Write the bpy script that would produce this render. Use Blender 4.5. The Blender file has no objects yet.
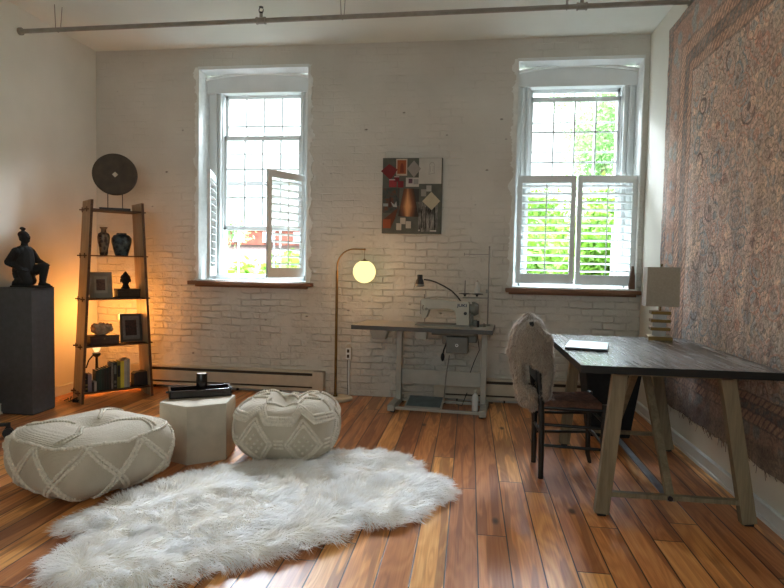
import bpy, bmesh, math, random
import numpy as np
from mathutils import Vector, Matrix, noise
from mathutils.bvhtree import BVHTree
PI = math.pi
C = bpy.context.scene.collection
rnd = random.Random(7)
R = math.radians

# ------------------------------------------------------------------ materials
class NT:
    def __init__(s, name):
        s.m = bpy.data.materials.new(name); s.m.use_nodes = True
        s.t = s.m.node_tree; s.t.nodes.clear()
        s.out = s.t.nodes.new('ShaderNodeOutputMaterial')
    def n(s, typ, ins=None, **kw):
        nd = s.t.nodes.new(typ)
        for k, v in kw.items(): setattr(nd, k, v)
        for k, v in (ins or {}).items(): s.set(nd.inputs[k], v)
        return nd
    def set(s, sock, v):
        if isinstance(v, bpy.types.NodeSocket): s.t.links.new(v, sock)
        elif v is not None:
            if isinstance(v, (tuple, list)) and len(v) == 3 and sock.type == 'RGBA': v = (*v, 1)
            sock.default_value = v
    def coord(s, k='Object'): return s.n('ShaderNodeTexCoord').outputs[k]
    def mp(s, v, scale=(1,1,1), loc=(0,0,0), rot=(0,0,0)):
        return s.n('ShaderNodeMapping', {'Vector': v, 'Scale': scale, 'Location': loc, 'Rotation': rot}).outputs[0]
    def ma(s, op, a, b=None, c=None, clamp=False):
        nd = s.n('ShaderNodeMath', operation=op, use_clamp=clamp)
        s.set(nd.inputs[0], a)
        if b is not None: s.set(nd.inputs[1], b)
        if c is not None: s.set(nd.inputs[2], c)
        return nd.outputs[0]
    def noise(s, v, scale=5, detail=3, rough=.5, dist=0, col=False):
        nd = s.n('ShaderNodeTexNoise', {'Vector': v, 'Scale': scale, 'Detail': detail, 'Roughness': rough, 'Distortion': dist})
        return nd.outputs['Color' if col else 'Fac']
    def vor(s, v, scale=5, feature='F1', out='Distance', rand=1):
        nd = s.n('ShaderNodeTexVoronoi', {'Vector': v, 'Scale': scale, 'Randomness': rand}, feature=feature)
        return nd.outputs[out]
    def ramp(s, f, stops, interp='LINEAR'):
        nd = s.n('ShaderNodeValToRGB', {'Fac': f}); cr = nd.color_ramp; cr.interpolation = interp
        while len(cr.elements) < len(stops): cr.elements.new(.5)
        for e, (p, c) in zip(cr.elements, stops):
            e.position = p; e.color = (*c, 1) if len(c) == 3 else c
        return nd.outputs[0]
    def mix(s, f, a, b, mode='MIX'):
        nd = s.n('ShaderNodeMix', data_type='RGBA', blend_type=mode)
        s.set(nd.inputs[0], f); s.set(nd.inputs[6], a); s.set(nd.inputs[7], b)
        return nd.outputs[2]
    def sep(s, v): 
        nd = s.n('ShaderNodeSeparateXYZ', {0: v}); return nd.outputs
    def comb(s, x, y, z):
        nd = s.n('ShaderNodeCombineXYZ', {0: x, 1: y, 2: z}); return nd.outputs[0]
    def bump(s, h, strength=.3, dist=.01, normal=None):
        nd = s.n('ShaderNodeBump', {'Height': h, 'Strength': strength, 'Distance': dist})
        if normal is not None: s.set(nd.inputs['Normal'], normal)
        return nd.outputs[0]
    def bsdf(s, col, rough=.6, metal=0, normal=None, **kw):
        ins = {'Base Color': col, 'Roughness': rough, 'Metallic': metal}
        ins.update(kw)
        nd = s.n('ShaderNodeBsdfPrincipled', ins)
        if normal is not None: s.set(nd.inputs['Normal'], normal)
        s.t.links.new(nd.outputs[0], s.out.inputs[0])
        return nd

def lin(h):
    h = h.lstrip('#'); c = [int(h[i:i+2], 16)/255 for i in (0, 2, 4)]
    return tuple(((x+.055)/1.055)**2.4 if x > .04045 else x/12.92 for x in c)

def simple(name, hexc, rough=.6, metal=0, var=.12, scale=12, bump=.1, bd=.004, **kw):
    t = NT(name); v = t.coord()
    n = t.noise(v, scale, 4)
    c = lin(hexc) if isinstance(hexc, str) else hexc
    d = tuple(x*(1-var*2) for x in c); l = tuple(min(1, x*(1+var)) for x in c)
    col = t.ramp(n, [(.3, d), (.7, l)])
    nb = t.bump(t.noise(v, scale*5, 3), bump, bd) if bump else None
    t.bsdf(col, rough, metal, nb, **kw)
    return t.m

def wood(name, base, dark, rough=.5, axis='X', scale=1, bump=.15):
    t = NT(name); v = t.coord()
    sc = {'X': (1.2, 14, 14), 'Y': (14, 1.2, 14), 'Z': (14, 14, 1.2)}[axis]
    w = t.mp(v, tuple(x*scale for x in sc))
    n1 = t.noise(w, 1.6, 5, .6, .6); n2 = t.noise(w, 7, 3, .6, .2)
    f = t.ma('ADD', t.ma('MULTIPLY', n1, .7), t.ma('MULTIPLY', n2, .3))
    col = t.ramp(f, [(.34, lin(dark)), (.62, lin(base))])
    t.bsdf(col, rough, 0, t.bump(f, bump, .003))
    return t.m

def mat_floor():
    t = NT('pine floorboards'); v = t.coord(); s = t.sep(v)
    W = .1245
    xo = t.ma('DIVIDE', t.ma('ADD', s[0], -.0606+ W*60), W)
    wob = xo
    pid = t.ma('FLOOR', wob); fr = t.ma('SUBTRACT', wob, pid)
    wn = t.n('ShaderNodeTexWhiteNoise', {'W': pid}, noise_dimensions='1D')
    rv = wn.outputs['Value']
    L = 2.3
    yo = t.ma('DIVIDE', t.ma('ADD', t.ma('ADD', s[1], 20), t.ma('MULTIPLY', rv, 7.3)), L)
    yid = t.ma('FLOOR', yo); yf = t.ma('SUBTRACT', yo, yid)
    wn2 = t.n('ShaderNodeTexWhiteNoise', {'Vector': t.comb(pid, yid, 3.3)}, noise_dimensions='3D')
    r2 = wn2.outputs['Value']
    # per board offset grain coordinates
    gv = t.comb(t.ma('ADD', s[0], t.ma('MULTIPLY', r2, 9.0)), t.ma('ADD', t.ma('MULTIPLY', s[1], .13), t.ma('MULTIPLY', r2, 31.0)), r2)
    rings = t.noise(gv, 9, 2, .5, .4)
    band = t.ma('SINE', t.ma('MULTIPLY', rings, 60))
    band = t.ma('MULTIPLY_ADD', band, .5, .5)
    fine = t.noise(t.mp(v, (160, 3, 1)), 1, 3)
    f = t.ma('ADD', t.ma('MULTIPLY', band, .16), t.ma('MULTIPLY', fine, .5))
    f = t.ma('ADD', f, t.ma('MULTIPLY', t.noise(gv, 5, 2), .36))
    col = t.ramp(f, [(.25, lin('#b87f52')), (.5, lin('#dcaa78')), (.72, lin('#efcb9e'))])
    tint = t.ramp(r2, [(0, lin('#c08a68')), (.18, lin('#f0cca0')), (.42, lin('#dba87c')), (.62, lin('#ffe6c0')), (.85, lin('#b87c58'))], 'CONSTANT')
    col = t.mix(.75, col, tint, 'MULTIPLY')
    col = t.mix(1, col, (1.16, 1.13, .93), 'MULTIPLY')
    # heartwood streaks
    hs = t.noise(t.comb(t.ma('MULTIPLY', s[0], 16), t.ma('MULTIPLY', s[1], 1.0), t.ma('MULTIPLY', r2, 40)), 1, 2, .5, .5)
    hsf = t.ramp(hs, [(.50, (0, 0, 0)), (.54, (1, 1, 1))])
    hsf = t.ma('MULTIPLY', hsf, .55)
    col = t.mix(hsf, col, lin('#7a3f22'))
    # knots
    kd = t.vor(t.mp(v, (5.2, 2.2, 1)), 1.0)
    kn = t.ramp(kd, [(.045, (1, 1, 1)), (.11, (0, 0, 0))])
    col = t.mix(t.ma('MULTIPLY', kn, .85), col, lin('#2c140a'))
    # gaps
    e = t.ma('MINIMUM', fr, t.ma('SUBTRACT', 1, fr))
    ey = t.ma('MULTIPLY', t.ma('MINIMUM', yf, t.ma('SUBTRACT', 1, yf)), L/W)
    em = t.ma('MINIMUM', e, ey)
    gap = t.ramp(em, [(.012, (1, 1, 1)), (.03, (0, 0, 0))])
    col = t.mix(gap, col, (.012, .006, .004))
    big = t.noise(v, 1.3, 3)
    rr = t.ma('MULTIPLY_ADD', big, .25, .25)
    h = t.ma('SUBTRACT', t.ma('MULTIPLY', f, .15), t.ma('MULTIPLY', gap, 1))
    t.bsdf(col, rr, 0, t.bump(h, .35, .004), **{'Coat Weight': .25, 'Coat Roughness': .12})
    return t.m

def mat_brick():
    t = NT('white painted brick'); v = t.coord(); s = t.sep(v)
    dn = t.n('ShaderNodeTexNoise', {'Vector': v, 'Scale': 4.0, 'Detail': 4.0}).outputs['Color']
    off = t.n('ShaderNodeVectorMath', {0: dn, 1: (.5, .5, .5)}, operation='SUBTRACT').outputs[0]
    off = t.n('ShaderNodeVectorMath', {0: off, 'Scale': .05}, operation='SCALE').outputs[0]
    pv = t.comb(s[0], s[2], 0)
    pv = t.n('ShaderNodeVectorMath', {0: pv, 1: off}, operation='ADD').outputs[0]
    br = t.n('ShaderNodeTexBrick', {'Vector': pv, 'Scale': 1.0, 'Mortar Size': .007, 'Mortar Smooth': 1.0, 'Brick Width': .185, 'Row Height': .059, 'Bias': 0.0,
                                    'Color1': (.25, .25, .25, 1), 'Color2': (1, 1, 1, 1), 'Mortar': (0, 0, 0, 1)})
    mort = br.outputs['Fac']
    fade = t.ma('SUBTRACT', 1, mort)
    patch = t.ramp(t.noise(v, 5.5, 4, .6), [(.40, (.06, .06, .06)), (.62, (1, 1, 1))])
    low = t.n('ShaderNodeMapRange', {0: s[2], 1: .95, 2: 1.75, 3: 1.0, 4: .2}).outputs[0]
    amp = t.ma('MULTIPLY', patch, low)
    big = t.noise(v, 7, 5, .55)
    fine = t.noise(v, 45, 4, .6)
    bh = t.ma('MULTIPLY', t.ma('MULTIPLY', fade, amp), 1.1)
    per = t.n('ShaderNodeRGBToBW', {0: br.outputs['Color']}).outputs[0]
    bh = t.ma('ADD', bh, t.ma('MULTIPLY', t.ma('MULTIPLY', per, amp), .35))
    h = t.ma('ADD', bh, t.ma('ADD', t.ma('MULTIPLY', big, .8), t.ma('MULTIPLY', fine, .22)))
    # chips and pits
    pit = t.ramp(t.vor(t.mp(v, (1, 1, 1.7)), 4.2), [(.03, (1, 1, 1)), (.07, (0, 0, 0))])
    col = t.ramp(t.noise(v, 1.7, 4), [(.3, lin('#bfbbb2')), (.7, lin('#d0cdc5'))])
    col = t.mix(t.ma('MULTIPLY', t.ma('MULTIPLY', mort, amp), .22), col, lin('#8d8374'))
    col = t.mix(t.ma('MULTIPLY', pit, .7), col, lin('#4a4038'))
    h = t.ma('SUBTRACT', h, t.ma('MULTIPLY', pit, .6))
    t.bsdf(col, .55, 0, t.bump(h, .82, .013))
    return t.m

def mat_rug():
    t = NT('worn persian wool'); v = t.coord(); s = t.sep(v)   # object coordinates: y depth, z up
    wv = t.n('ShaderNodeTexNoise', {'Vector': v, 'Scale': 6.0, 'Detail': 2.0}).outputs['Color']
    off = t.n('ShaderNodeVectorMath', {0: wv, 1: (.5, .5, .5)}, operation='SUBTRACT').outputs[0]
    off = t.n('ShaderNodeVectorMath', {0: off, 'Scale': .04}, operation='SCALE').outputs[0]
    vv = t.n('ShaderNodeVectorMath', {0: v, 1: off}, operation='ADD').outputs[0]
    q = t.sep(vv)
    p2 = t.comb(q[1], q[2], 0)
    eu = t.ma('SUBTRACT', 4.52, q[1]); et = t.ma('SUBTRACT', 2.93, q[2]); eb = t.ma('MULTIPLY', t.ma('SUBTRACT', q[2], .26), 1.7)
    e = t.ma('MINIMUM', t.ma('MINIMUM', eu, et), eb)
    # field: overlapping floral rings
    d1 = t.vor(p2, 6.5); r1 = t.ma('SINE', t.ma('MULTIPLY', d1, 26))
    c1 = t.vor(p2, 6.5, out='Color')
    d2 = t.vor(p2, 17); r2 = t.ma('SINE', t.ma('MULTIPLY', d2, 17))
    c2 = t.vor(p2, 17, out='Color')
    g1 = t.n('ShaderNodeRGBToBW', {0: c1}).outputs[0]; g2 = t.n('ShaderNodeRGBToBW', {0: c2}).outputs[0]
    fieldc = t.ramp(g2, [(0, lin('#a99080')), (.3, lin('#c3a694')), (.5, lin('#b5a493')), (.66, lin('#989a98')), (.74, lin('#dcbfa4')), (.88, lin('#8d6a5c'))], 'CONSTANT')
    fieldc = t.mix(.3, fieldc, lin('#b59c8c'))
    m1 = t.ramp(r1, [(.55, (0, 0, 0)), (.8, (1, 1, 1))])
    med = t.ramp(g1, [(0, lin('#c2a78e')), (.42, lin('#7f8888')), (.52, lin('#b98a74')), (.8, lin('#5c4840'))], 'CONSTANT')
    fieldc = t.mix(t.ma('MULTIPLY', m1, .85), fieldc, med)
    m2 = t.ramp(r2, [(.75, (0, 0, 0)), (.95, (1, 1, 1))])
    fieldc = t.mix(t.ma('MULTIPLY', m2, .6), fieldc, lin('#54433c'))
    # borders
    bw = t.n('ShaderNodeTexWave', {'Vector': p2, 'Scale': 9.0, 'Distortion': 6.0, 'Detail': 2.0, 'Detail Scale': 3.0}, wave_type='BANDS', bands_direction='DIAGONAL').outputs['Fac']
    b1 = t.mix(bw, lin('#8f6c58'), lin('#5c5a55'))
    b2 = t.mix(t.ramp(t.vor(p2, 9), [(.3, (0, 0, 0)), (.45, (1, 1, 1))]), lin('#7f807a'), lin('#99745f'))
    b3 = t.mix(t.ramp(t.ma('SINE', t.ma('MULTIPLY', t.ma('ADD', q[1], q[2]), 130)), [(.5, (0, 0, 0)), (.6, (1, 1, 1))]), lin('#b58d70'), lin('#7c5546'))
    gt = lambda a: t.ma('GREATER_THAN', e, a)
    col = t.mix(gt(.09), b1, b2)
    col = t.mix(gt(.27), col, b3)
    col = t.mix(gt(.36), col, b1)
    col = t.mix(gt(.43), col, b3)
    col = t.mix(gt(.50), col, fieldc)
    for a in (.04, .09, .27, .36, .43, .50):
        ln = t.ma('LESS_THAN', t.ma('ABSOLUTE', t.ma('SUBTRACT', e, a)), .008)
        col = t.mix(t.ma('MULTIPLY', ln, .6), col, lin('#43342d'))
    # bottom: dark border with the desk's shadow painted in, then brown flatweave
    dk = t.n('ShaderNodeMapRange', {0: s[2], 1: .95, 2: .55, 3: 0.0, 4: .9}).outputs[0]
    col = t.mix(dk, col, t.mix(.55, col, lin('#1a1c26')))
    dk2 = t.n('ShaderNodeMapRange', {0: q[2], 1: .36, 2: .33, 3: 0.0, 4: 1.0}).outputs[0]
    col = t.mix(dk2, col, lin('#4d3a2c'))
    # wear and dust
    wear = t.ramp(t.noise(v, 2.4, 5, .65), [(.42, (0, 0, 0)), (.66, (1, 1, 1))])
    col = t.mix(t.ma('MULTIPLY', wear, .38), col, lin('#bba896'))
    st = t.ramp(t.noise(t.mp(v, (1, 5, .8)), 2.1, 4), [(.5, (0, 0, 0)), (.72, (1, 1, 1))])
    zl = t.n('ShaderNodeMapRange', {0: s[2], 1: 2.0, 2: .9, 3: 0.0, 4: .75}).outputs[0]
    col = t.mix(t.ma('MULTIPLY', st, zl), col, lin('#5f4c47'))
    sp = t.noise(v, 60, 4, .7)
    col = t.mix(.8, col, t.ramp(sp, [(.36, (.72, .70, .67)), (.62, (1.85, 1.84, 1.78))]), 'MULTIPLY')
    hole = t.ramp(t.noise(v, 9, 3, .7), [(.73, (0, 0, 0)), (.76, (1, 1, 1))])
    col = t.mix(hole, col, lin('#1f1812'))
    h = t.ma('ADD', t.ma('MULTIPLY', sp, 1.0), t.ma('ADD', t.ma('MULTIPLY', m2, -.3), t.ma('MULTIPLY', t.noise(v, 14, 3), .9)))
    t.bsdf(col, .95, 0, t.bump(h, .6, .007), **{'Sheen Weight': .15})
    return t.m

def mat_fur(name, tip, root, tint):
    t = NT(name); uv = t.coord('UV'); s = t.sep(uv)
    v = t.coord()
    f = t.ramp(s[1], [(0, lin(root)), (.45, lin(tip))])
    n = t.ramp(t.noise(v, 5.5, 4, .6), [(.42, (0, 0, 0)), (.72, (1, 1, 1))])
    col = t.mix(t.ma('MULTIPLY', n, .4), f, lin(tint))
    b = t.n('ShaderNodeBsdfPrincipled', {'Base Color': col, 'Roughness': .75, 'Sheen Weight': .3})
    tr = t.n('ShaderNodeBsdfTranslucent', {'Color': col})
    mx = t.n('ShaderNodeMixShader', {0: .66, 1: b.outputs[0], 2: tr.outputs[0]})
    t.t.links.new(mx.outputs[0], t.out.inputs[0])
    return t.m

def mat_emit(name, col, strength):
    t = NT(name)
    e = t.n('ShaderNodeEmission', {'Color': col, 'Strength': strength})
    t.t.links.new(e.outputs[0], t.out.inputs[0]); return t.m

def mat_glass(name='clear glass', tintc=(1, 1, 1), gl=.06):
    t = NT(name)
    a = t.n('ShaderNodeBsdfTransparent', {'Color': (*tintc, 1)})
    g = t.n('ShaderNodeBsdfGlossy', {'Roughness': .03})
    fr = t.n('ShaderNodeLayerWeight', {'Blend': .15}).outputs['Fresnel']
    mx = t.n('ShaderNodeMixShader', {0: t.ma('MULTIPLY', fr, .8), 1: a.outputs[0], 2: g.outputs[0]})
    t.t.links.new(mx.outputs[0], t.out.inputs[0]); return t.m

def mat_leaf(name, c1, c2):
    t = NT(name); v = t.coord()
    col = t.ramp(t.noise(v, 1.3, 3), [(.3, lin(c1)), (.7, lin(c2))])
    b = t.n('ShaderNodeBsdfPrincipled', {'Base Color': col, 'Roughness': .5})
    tr = t.n('ShaderNodeBsdfTranslucent', {'Color': col})
    mx = t.n('ShaderNodeMixShader', {0: .5, 1: b.outputs[0], 2: tr.outputs[0]})
    t.t.links.new(mx.outputs[0], t.out.inputs[0]); return t.m

M = {}
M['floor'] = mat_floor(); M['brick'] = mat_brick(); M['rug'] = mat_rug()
M['plaster'] = simple('white plaster', '#dedbcf', .7, var=.03, scale=3, bump=.15, bd=.003)
M['ceiling'] = simple('ceiling paint', '#dcdfd6', .8, var=.03, scale=2, bump=.1, bd=.003)
M['white'] = simple('white gloss paint', '#dfe3e2', .35, var=.03, scale=6, bump=.05)
M['rough_white'] = simple('thick caulked paint', '#e2e4e0', .5, var=.05, scale=20, bump=.6, bd=.006)
M['sill'] = wood('brown sill wood', '#8a5e3f', '#5d3c28', .5, 'X')
M['pipe'] = simple('painted pipe', '#8e8980', .5, var=.1)
M['black'] = simple('black plastic', '#15151a', .45, var=.2, bump=0)
M['black_wood'] = simple('black stained wood', '#0d0c0b', .4, var=.25, bump=.1)
M['brass'] = simple('aged brass', '#7a6138', .35, .8, var=.15, bump=.05)
M['bronze_dark'] = simple('dark bronze', '#4a3d30', .5, .5, var=.2)
M['chrome'] = simple('steel', '#85837d', .45, .5, var=.05, bump=0)
M['grey_metal'] = simple('grey enamel', '#a8a79f', .45, .1, var=.06, bump=.03)
M['machine'] = simple('cream machine enamel', '#b8b5a8', .35, 0, var=.04, bump=.02)
M['machine_dark'] = simple('dark machine enamel', '#6f6f68', .45, .1, var=.1, bump=.02)  # darker grey for hand wheel, bracket, motor and oil pan
M['table_top'] = simple('grey laminate', '#9b9890', .4, 0, var=.05, bump=.02)
M['table_edge'] = simple('dark grey edging', '#4c4c4a', .5, 0, var=.05, bump=.02)
M['heater'] = simple('cream heater enamel', '#c2b8a6', .4, .1, var=.05, bump=.03)
M['heater_dark'] = simple('heater slot', '#4d4034', .7, var=.1)
M['pedestal'] = simple('dark grey textured laminate', '#4a4a4c', .7, var=.08, scale=30, bump=.3, bd=.002)
M['statue'] = simple('blackened clay', '#0e0c0a', .75, var=.25, scale=40, bump=.5, bd=.002)
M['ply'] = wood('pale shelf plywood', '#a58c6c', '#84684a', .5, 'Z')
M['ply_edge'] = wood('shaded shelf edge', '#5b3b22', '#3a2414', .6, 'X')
M['cement'] = simple('cast concrete', '#beb3a0', .85, var=.08, scale=9, bump=.35, bd=.004)
M['tray'] = simple('dark lacquer', '#1d1513', .22, var=.3, bump=0)
M['pouf_knit'] = None
M['desk_top'] = wood('ebonised oak top', '#8a8580', '#35312e', .27, 'Y', 1.1, .7)
M['desk_edge'] = wood('dark tabletop edge', '#151514', '#0b0b0b', .5, 'X')
M['desk_leg'] = wood('limed oak legs', '#8d8067', '#6a5d47', .6, 'Z')
M['strip'] = simple('galvanised strip', '#8b939b', .4, .6, var=.1)
M['rush'] = simple('woven rush seat', '#76503f', .9, var=.3, scale=30, bump=.9, bd=.008)
M['linen'] = simple('beige linen', '#a59a8a', .9, var=.05, scale=90, bump=.3, bd=.002)
M['crystal'] = simple('frosted crystal', '#e8ecec', .08, var=.02, bump=0, **{'Transmission Weight': .55, 'IOR': 1.4})
M['glass'] = mat_glass()
M['laptop'] = simple('silver aluminium', '#b9bfc6', .3, .6, var=.02, bump=0)
M['globe'] = mat_emit('glowing opal glass', (1.0, .80, .33), 1.3)
M['cream_base'] = simple('ivory marble', '#cfc4b0', .4, var=.08, scale=10, bump=.02)
M['lampshade_small'] = mat_emit('small warm bulb', (1, .6, .25), 1.2)
M['paper'] = simple('white paper', '#c9c7c0', .8, var=.03, bump=.05)

def colmat(name, hexc, rough=.7, **k): 
    return simple(name, hexc, rough, **k)

def mat_knit():
    t = NT('ivory knitted cotton'); v = t.coord()
    w = t.n('ShaderNodeTexWave', {'Vector': v, 'Scale': 62.0, 'Distortion': 1.2, 'Detail': 1.0}, wave_type='BANDS', bands_direction='Z').outputs['Fac']
    w2 = t.vor(v, 130)
    col = t.ramp(t.noise(v, 6, 3), [(.3, lin('#b5a892')), (.7, lin('#c9bda9'))])
    h = t.ma('ADD', t.ma('MULTIPLY', w, .6), t.ma('MULTIPLY', w2, .8))
    t.bsdf(col, .9, 0, t.bump(h, .6, .004), **{'Sheen Weight': .2})
    return t.m
M['pouf_knit'] = mat_knit()
M['cord'] = simple('ivory cotton cord', '#ddd3c2', .9, var=.08, scale=60, bump=.5, bd=.003)
M['fur'] = mat_fur('long white sheepskin', '#ffffff', '#efebe4', '#efe6d6')
M['fur_base'] = simple('sheepskin hide', '#ece6dc', .95, var=.05)
M['fur2'] = mat_fur('short grey beige fur', '#cfc5b9', '#998c80', '#a89c8f')
M['fur2_base'] = simple('fur backing', '#a89c8e', .95, var=.2)

# ------------------------------------------------------------------ mesh builder
class MB:
    def __init__(s): s.b = bmesh.new()
    def _xf(s, vs, m):
        for v in vs: v.co = m @ v.co
    def box(s, c, size, rot=None, taper=None, bevel=0):
        r = bmesh.ops.create_cube(s.b, size=1)
        vs = r['verts']
        for v in vs:
            k = 1.0
            if taper is not None and v.co.z < 0: k = taper
            v.co = Vector((v.co.x*size[0]*k, v.co.y*size[1]*k, v.co.z*size[2]))
        if bevel:
            es = list({e for v in vs for e in v.link_edges})
            g = bmesh.ops.bevel(s.b, geom=es, offset=bevel, segments=2, affect='EDGES', profile=.6)
            vs = list({v for f in g['faces'] for v in f.verts} | {v for v in vs if v.is_valid})
        m = Matrix.Translation(c)
        if rot is not None: m = m @ (rot.to_4x4() if isinstance(rot, Matrix) else Matrix.Rotation(rot, 4, 'Z'))
        s._xf(vs, m); return s
    def bar(s, p0, p1, w, d, up=(0, 0, 1), bevel=0):
        p0, p1 = Vector(p0), Vector(p1); z = (p1-p0).normalized()
        x = Vector(up).cross(z)
        if x.length < 1e-4: x = Vector((1, 0, 0))
        x.normalize(); y = z.cross(x)
        rot = Matrix((x, y, z)).transposed()
        return s.box((p0+p1)/2, (w, d, (p1-p0).length), rot, bevel=bevel)
    def cyl(s, p0, p1, r0, r1=None, seg=20, caps=True):
        r1 = r0 if r1 is None else r1
        p0, p1 = Vector(p0), Vector(p1); z = p1-p0; L = z.length
        rot = z.to_track_quat('Z', 'Y').to_matrix().to_4x4()
        r = bmesh.ops.create_cone(s.b, cap_ends=caps, segments=seg, radius1=r0, radius2=r1, depth=L,
                                  matrix=Matrix.Translation((p0+p1)/2) @ rot)
        return s
    def tube(s, pts, r, seg=8, close=False):
        pts = [Vector(p) for p in pts]; n = len(pts); rings = []
        prev = None
        for i, p in enumerate(pts):
            a = pts[(i-1) % n] if (close or i) else p; b = pts[(i+1) % n] if (close or i < n-1) else p
            t = (b-a).normalized()
            if prev is None:
                x = t.cross(Vector((0, 0, 1)))
                if x.length < .05: x = t.cross(Vector((1, 0, 0)))
            else: x = prev - t*prev.dot(t)
            x.normalize(); prev = x; y = t.cross(x)
            rr = r[i] if isinstance(r, (list, tuple)) else r
            rings.append([s.b.verts.new(p + x*math.cos(2*PI*k/seg)*rr + y*math.sin(2*PI*k/seg)*rr) for k in range(seg)])
        for i in range(n if close else n-1):
            A, B = rings[i], rings[(i+1) % n]
            for k in range(seg): s.b.faces.new((A[k], A[(k+1) % seg], B[(k+1) % seg], B[k]))
        if not close:
            s.b.faces.new(rings[0][::-1]); s.b.faces.new(rings[-1])
        return s
    def lathe(s, prof, c=(0, 0, 0), seg=32):
        c = Vector(c); rings = []
        for (r, z) in prof:
            if r < 1e-5: rings.append([s.b.verts.new(c+Vector((0, 0, z)))])
            else: rings.append([s.b.verts.new(c+Vector((r*math.cos(2*PI*k/seg), r*math.sin(2*PI*k/seg), z))) for k in range(seg)])
        for A, B in zip(rings, rings[1:]):
            for k in range(seg):
                f = [A[k % len(A)], A[(k+1) % len(A)], B[(k+1) % len(B)], B[k % len(B)]]
                u = []
                for q in f:
                    if q not in u: u.append(q)
                if len(u) >= 3: s.b.faces.new(u)
        return s
    def prism(s, poly, d0, d1, plane='XY'):
        def P(a, b, d): return {'XY': (a, b, d), 'XZ': (a, d, b), 'YZ': (d, a, b)}[plane]
        A = [s.b.verts.new(P(a, b, d0)) for a, b in poly]; B = [s.b.verts.new(P(a, b, d1)) for a, b in poly]
        n = len(poly)
        s.b.faces.new(A[::-1]); s.b.faces.new(B)
        for i in range(n): s.b.faces.new((A[i], A[(i+1) % n], B[(i+1) % n], B[i]))
        return s
    def ball(s, c, r, sc=(1, 1, 1), sub=2, rot=None):
        m = Matrix.Translation(c) @ (rot.to_4x4() if rot is not None else Matrix.Identity(4)) @ Matrix.Diagonal((*[r*k for k in sc], 1))
        bmesh.ops.create_icosphere(s.b, subdivisions=sub, radius=1, matrix=m); return s
    def capsule(s, p0, p1, r0, r1, n=7):
        p0, p1 = Vector(p0), Vector(p1)
        for i in range(n):
            t = i/(n-1); s.ball(p0.lerp(p1, t), r0+(r1-r0)*t, sub=2)
        return s
    def build(s, name, mat, parent=None, smooth=False, bevel=0, loc=None, rotz=0, mats=None, kind=None, ang=40):
        bmesh.ops.recalc_face_normals(s.b, faces=s.b.faces)
        me = bpy.data.meshes.new(name); s.b.to_mesh(me); s.b.free()
        for m in (mats or [mat]): me.materials.append(m)
        o = bpy.data.objects.new(name, me); C.objects.link(o)
        if smooth:
            me.shade_smooth() if hasattr(me, 'shade_smooth') else None
            try: me.set_sharp_from_angle(angle=R(ang))
            except Exception: pass
        if bevel:
            b = o.modifiers.new('bevel', 'BEVEL'); b.width = bevel; b.segments = 2; b.limit_method = 'ANGLE'
        if parent is not None: o.parent = parent
        if loc is not None: o.location = loc
        if rotz: o.rotation_euler = (0, 0, rotz)
        if kind: o['kind'] = kind
        return o

def thing(name, label, cat, loc=(0, 0, 0), rotz=0, group=None):
    o = bpy.data.objects.new(name, None); C.objects.link(o)
    o.empty_display_size = .1
    o.location = loc; o.rotation_euler = (0, 0, rotz)
    o['label'] = label; o['category'] = cat
    if group: o['group'] = group
    return o
def tag(o, label, cat, group=None):
    o['label'] = label; o['category'] = cat
    if group: o['group'] = group
    return o
def dup(root, loc, rotz, label, group=None):
    r = root.copy(); C.objects.link(r); r.location = loc; r.rotation_euler = (0, 0, rotz); r['label'] = label
    if group: r['group'] = group
    for ch in list(root.children):
        c = ch.copy(); C.objects.link(c); c.parent = r
        for g in list(ch.children):
            d = g.copy(); C.objects.link(d); d.parent = c
    return r
def struct_root(name, loc=(0, 0, 0)):
    o = bpy.data.objects.new(name, None); C.objects.link(o); o.location = loc; o['kind'] = 'structure'; return o

# ------------------------------------------------------------------ room shell
XL, XR, YB, ZC = -3.43, 1.40, 5.04, 3.05
YF, YO = -2.6, 5.38
MB().box(((XL+XR)/2, (YF+YO)/2, -.06), (XR-XL+.5, YO-YF+.3, .12)).build('floor', M['floor'], kind='structure')
MB().box(((XL+XR)/2, (YF+YO)/2, ZC+.07), (XR-XL+.5, YO-YF+.3, .14)).build('ceiling', M['ceiling'], kind='structure')
MB().box((XL-.1, (YF+YO)/2, ZC/2), (.2, YO-YF, ZC)).build('wall_left', M['plaster'], kind='structure')
MB().box((XR+.1, (YF+YO)/2, ZC/2), (.2, YO-YF, ZC)).build('wall_right', M['plaster'], kind='structure')
MB().box(((XL+XR)/2, YF-.1, ZC/2), (XR-XL, .2, ZC)).build('wall_front', M['plaster'], kind='structure')
LW = (-2.44, -1.425); RW = (.355, 1.36); Z0, Z1 = .985, 2.885
# brick wall as one mesh with two openings; ragged plaster lips round them
b = MB()
def wallbox(x0, x1, z0, z1): b.box(((x0+x1)/2, (YB+YO)/2, (z0+z1)/2), (x1-x0, YO-YB, z1-z0))
wallbox(XL, LW[0], 0, ZC); wallbox(LW[0], LW[1], 0, Z0); wallbox(LW[0], LW[1], Z1, ZC)
wallbox(LW[1], RW[0], 0, ZC); wallbox(RW[0], RW[1], 0, Z0); wallbox(RW[0], RW[1], Z1, ZC); wallbox(RW[1], XR, 0, ZC)
b.build('wall_back', M['brick'], kind='structure')

# baseboards
def baseboard(name, x, y0, y1, sgn):
    m = MB(); m.box((x+sgn*.009, (y0+y1)/2, .034), (.018, y1-y0, .068))
    m.tube([(x+sgn*.016, y0, .072), (x+sgn*.016, y1, .072)], .006, 8)
    m.box((x+sgn*.006, (y0+y1)/2, .073), (.012, y1-y0, .012))
    m.box((x+sgn*.022, (y0+y1)/2, .008), (.012, y1-y0, .016))
    m.build(name, M['white'], kind='structure', smooth=True)
baseboard('baseboard_right', XR, YF, YB, -1); baseboard('baseboard_left', XL, YF, YB, 1)

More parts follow.
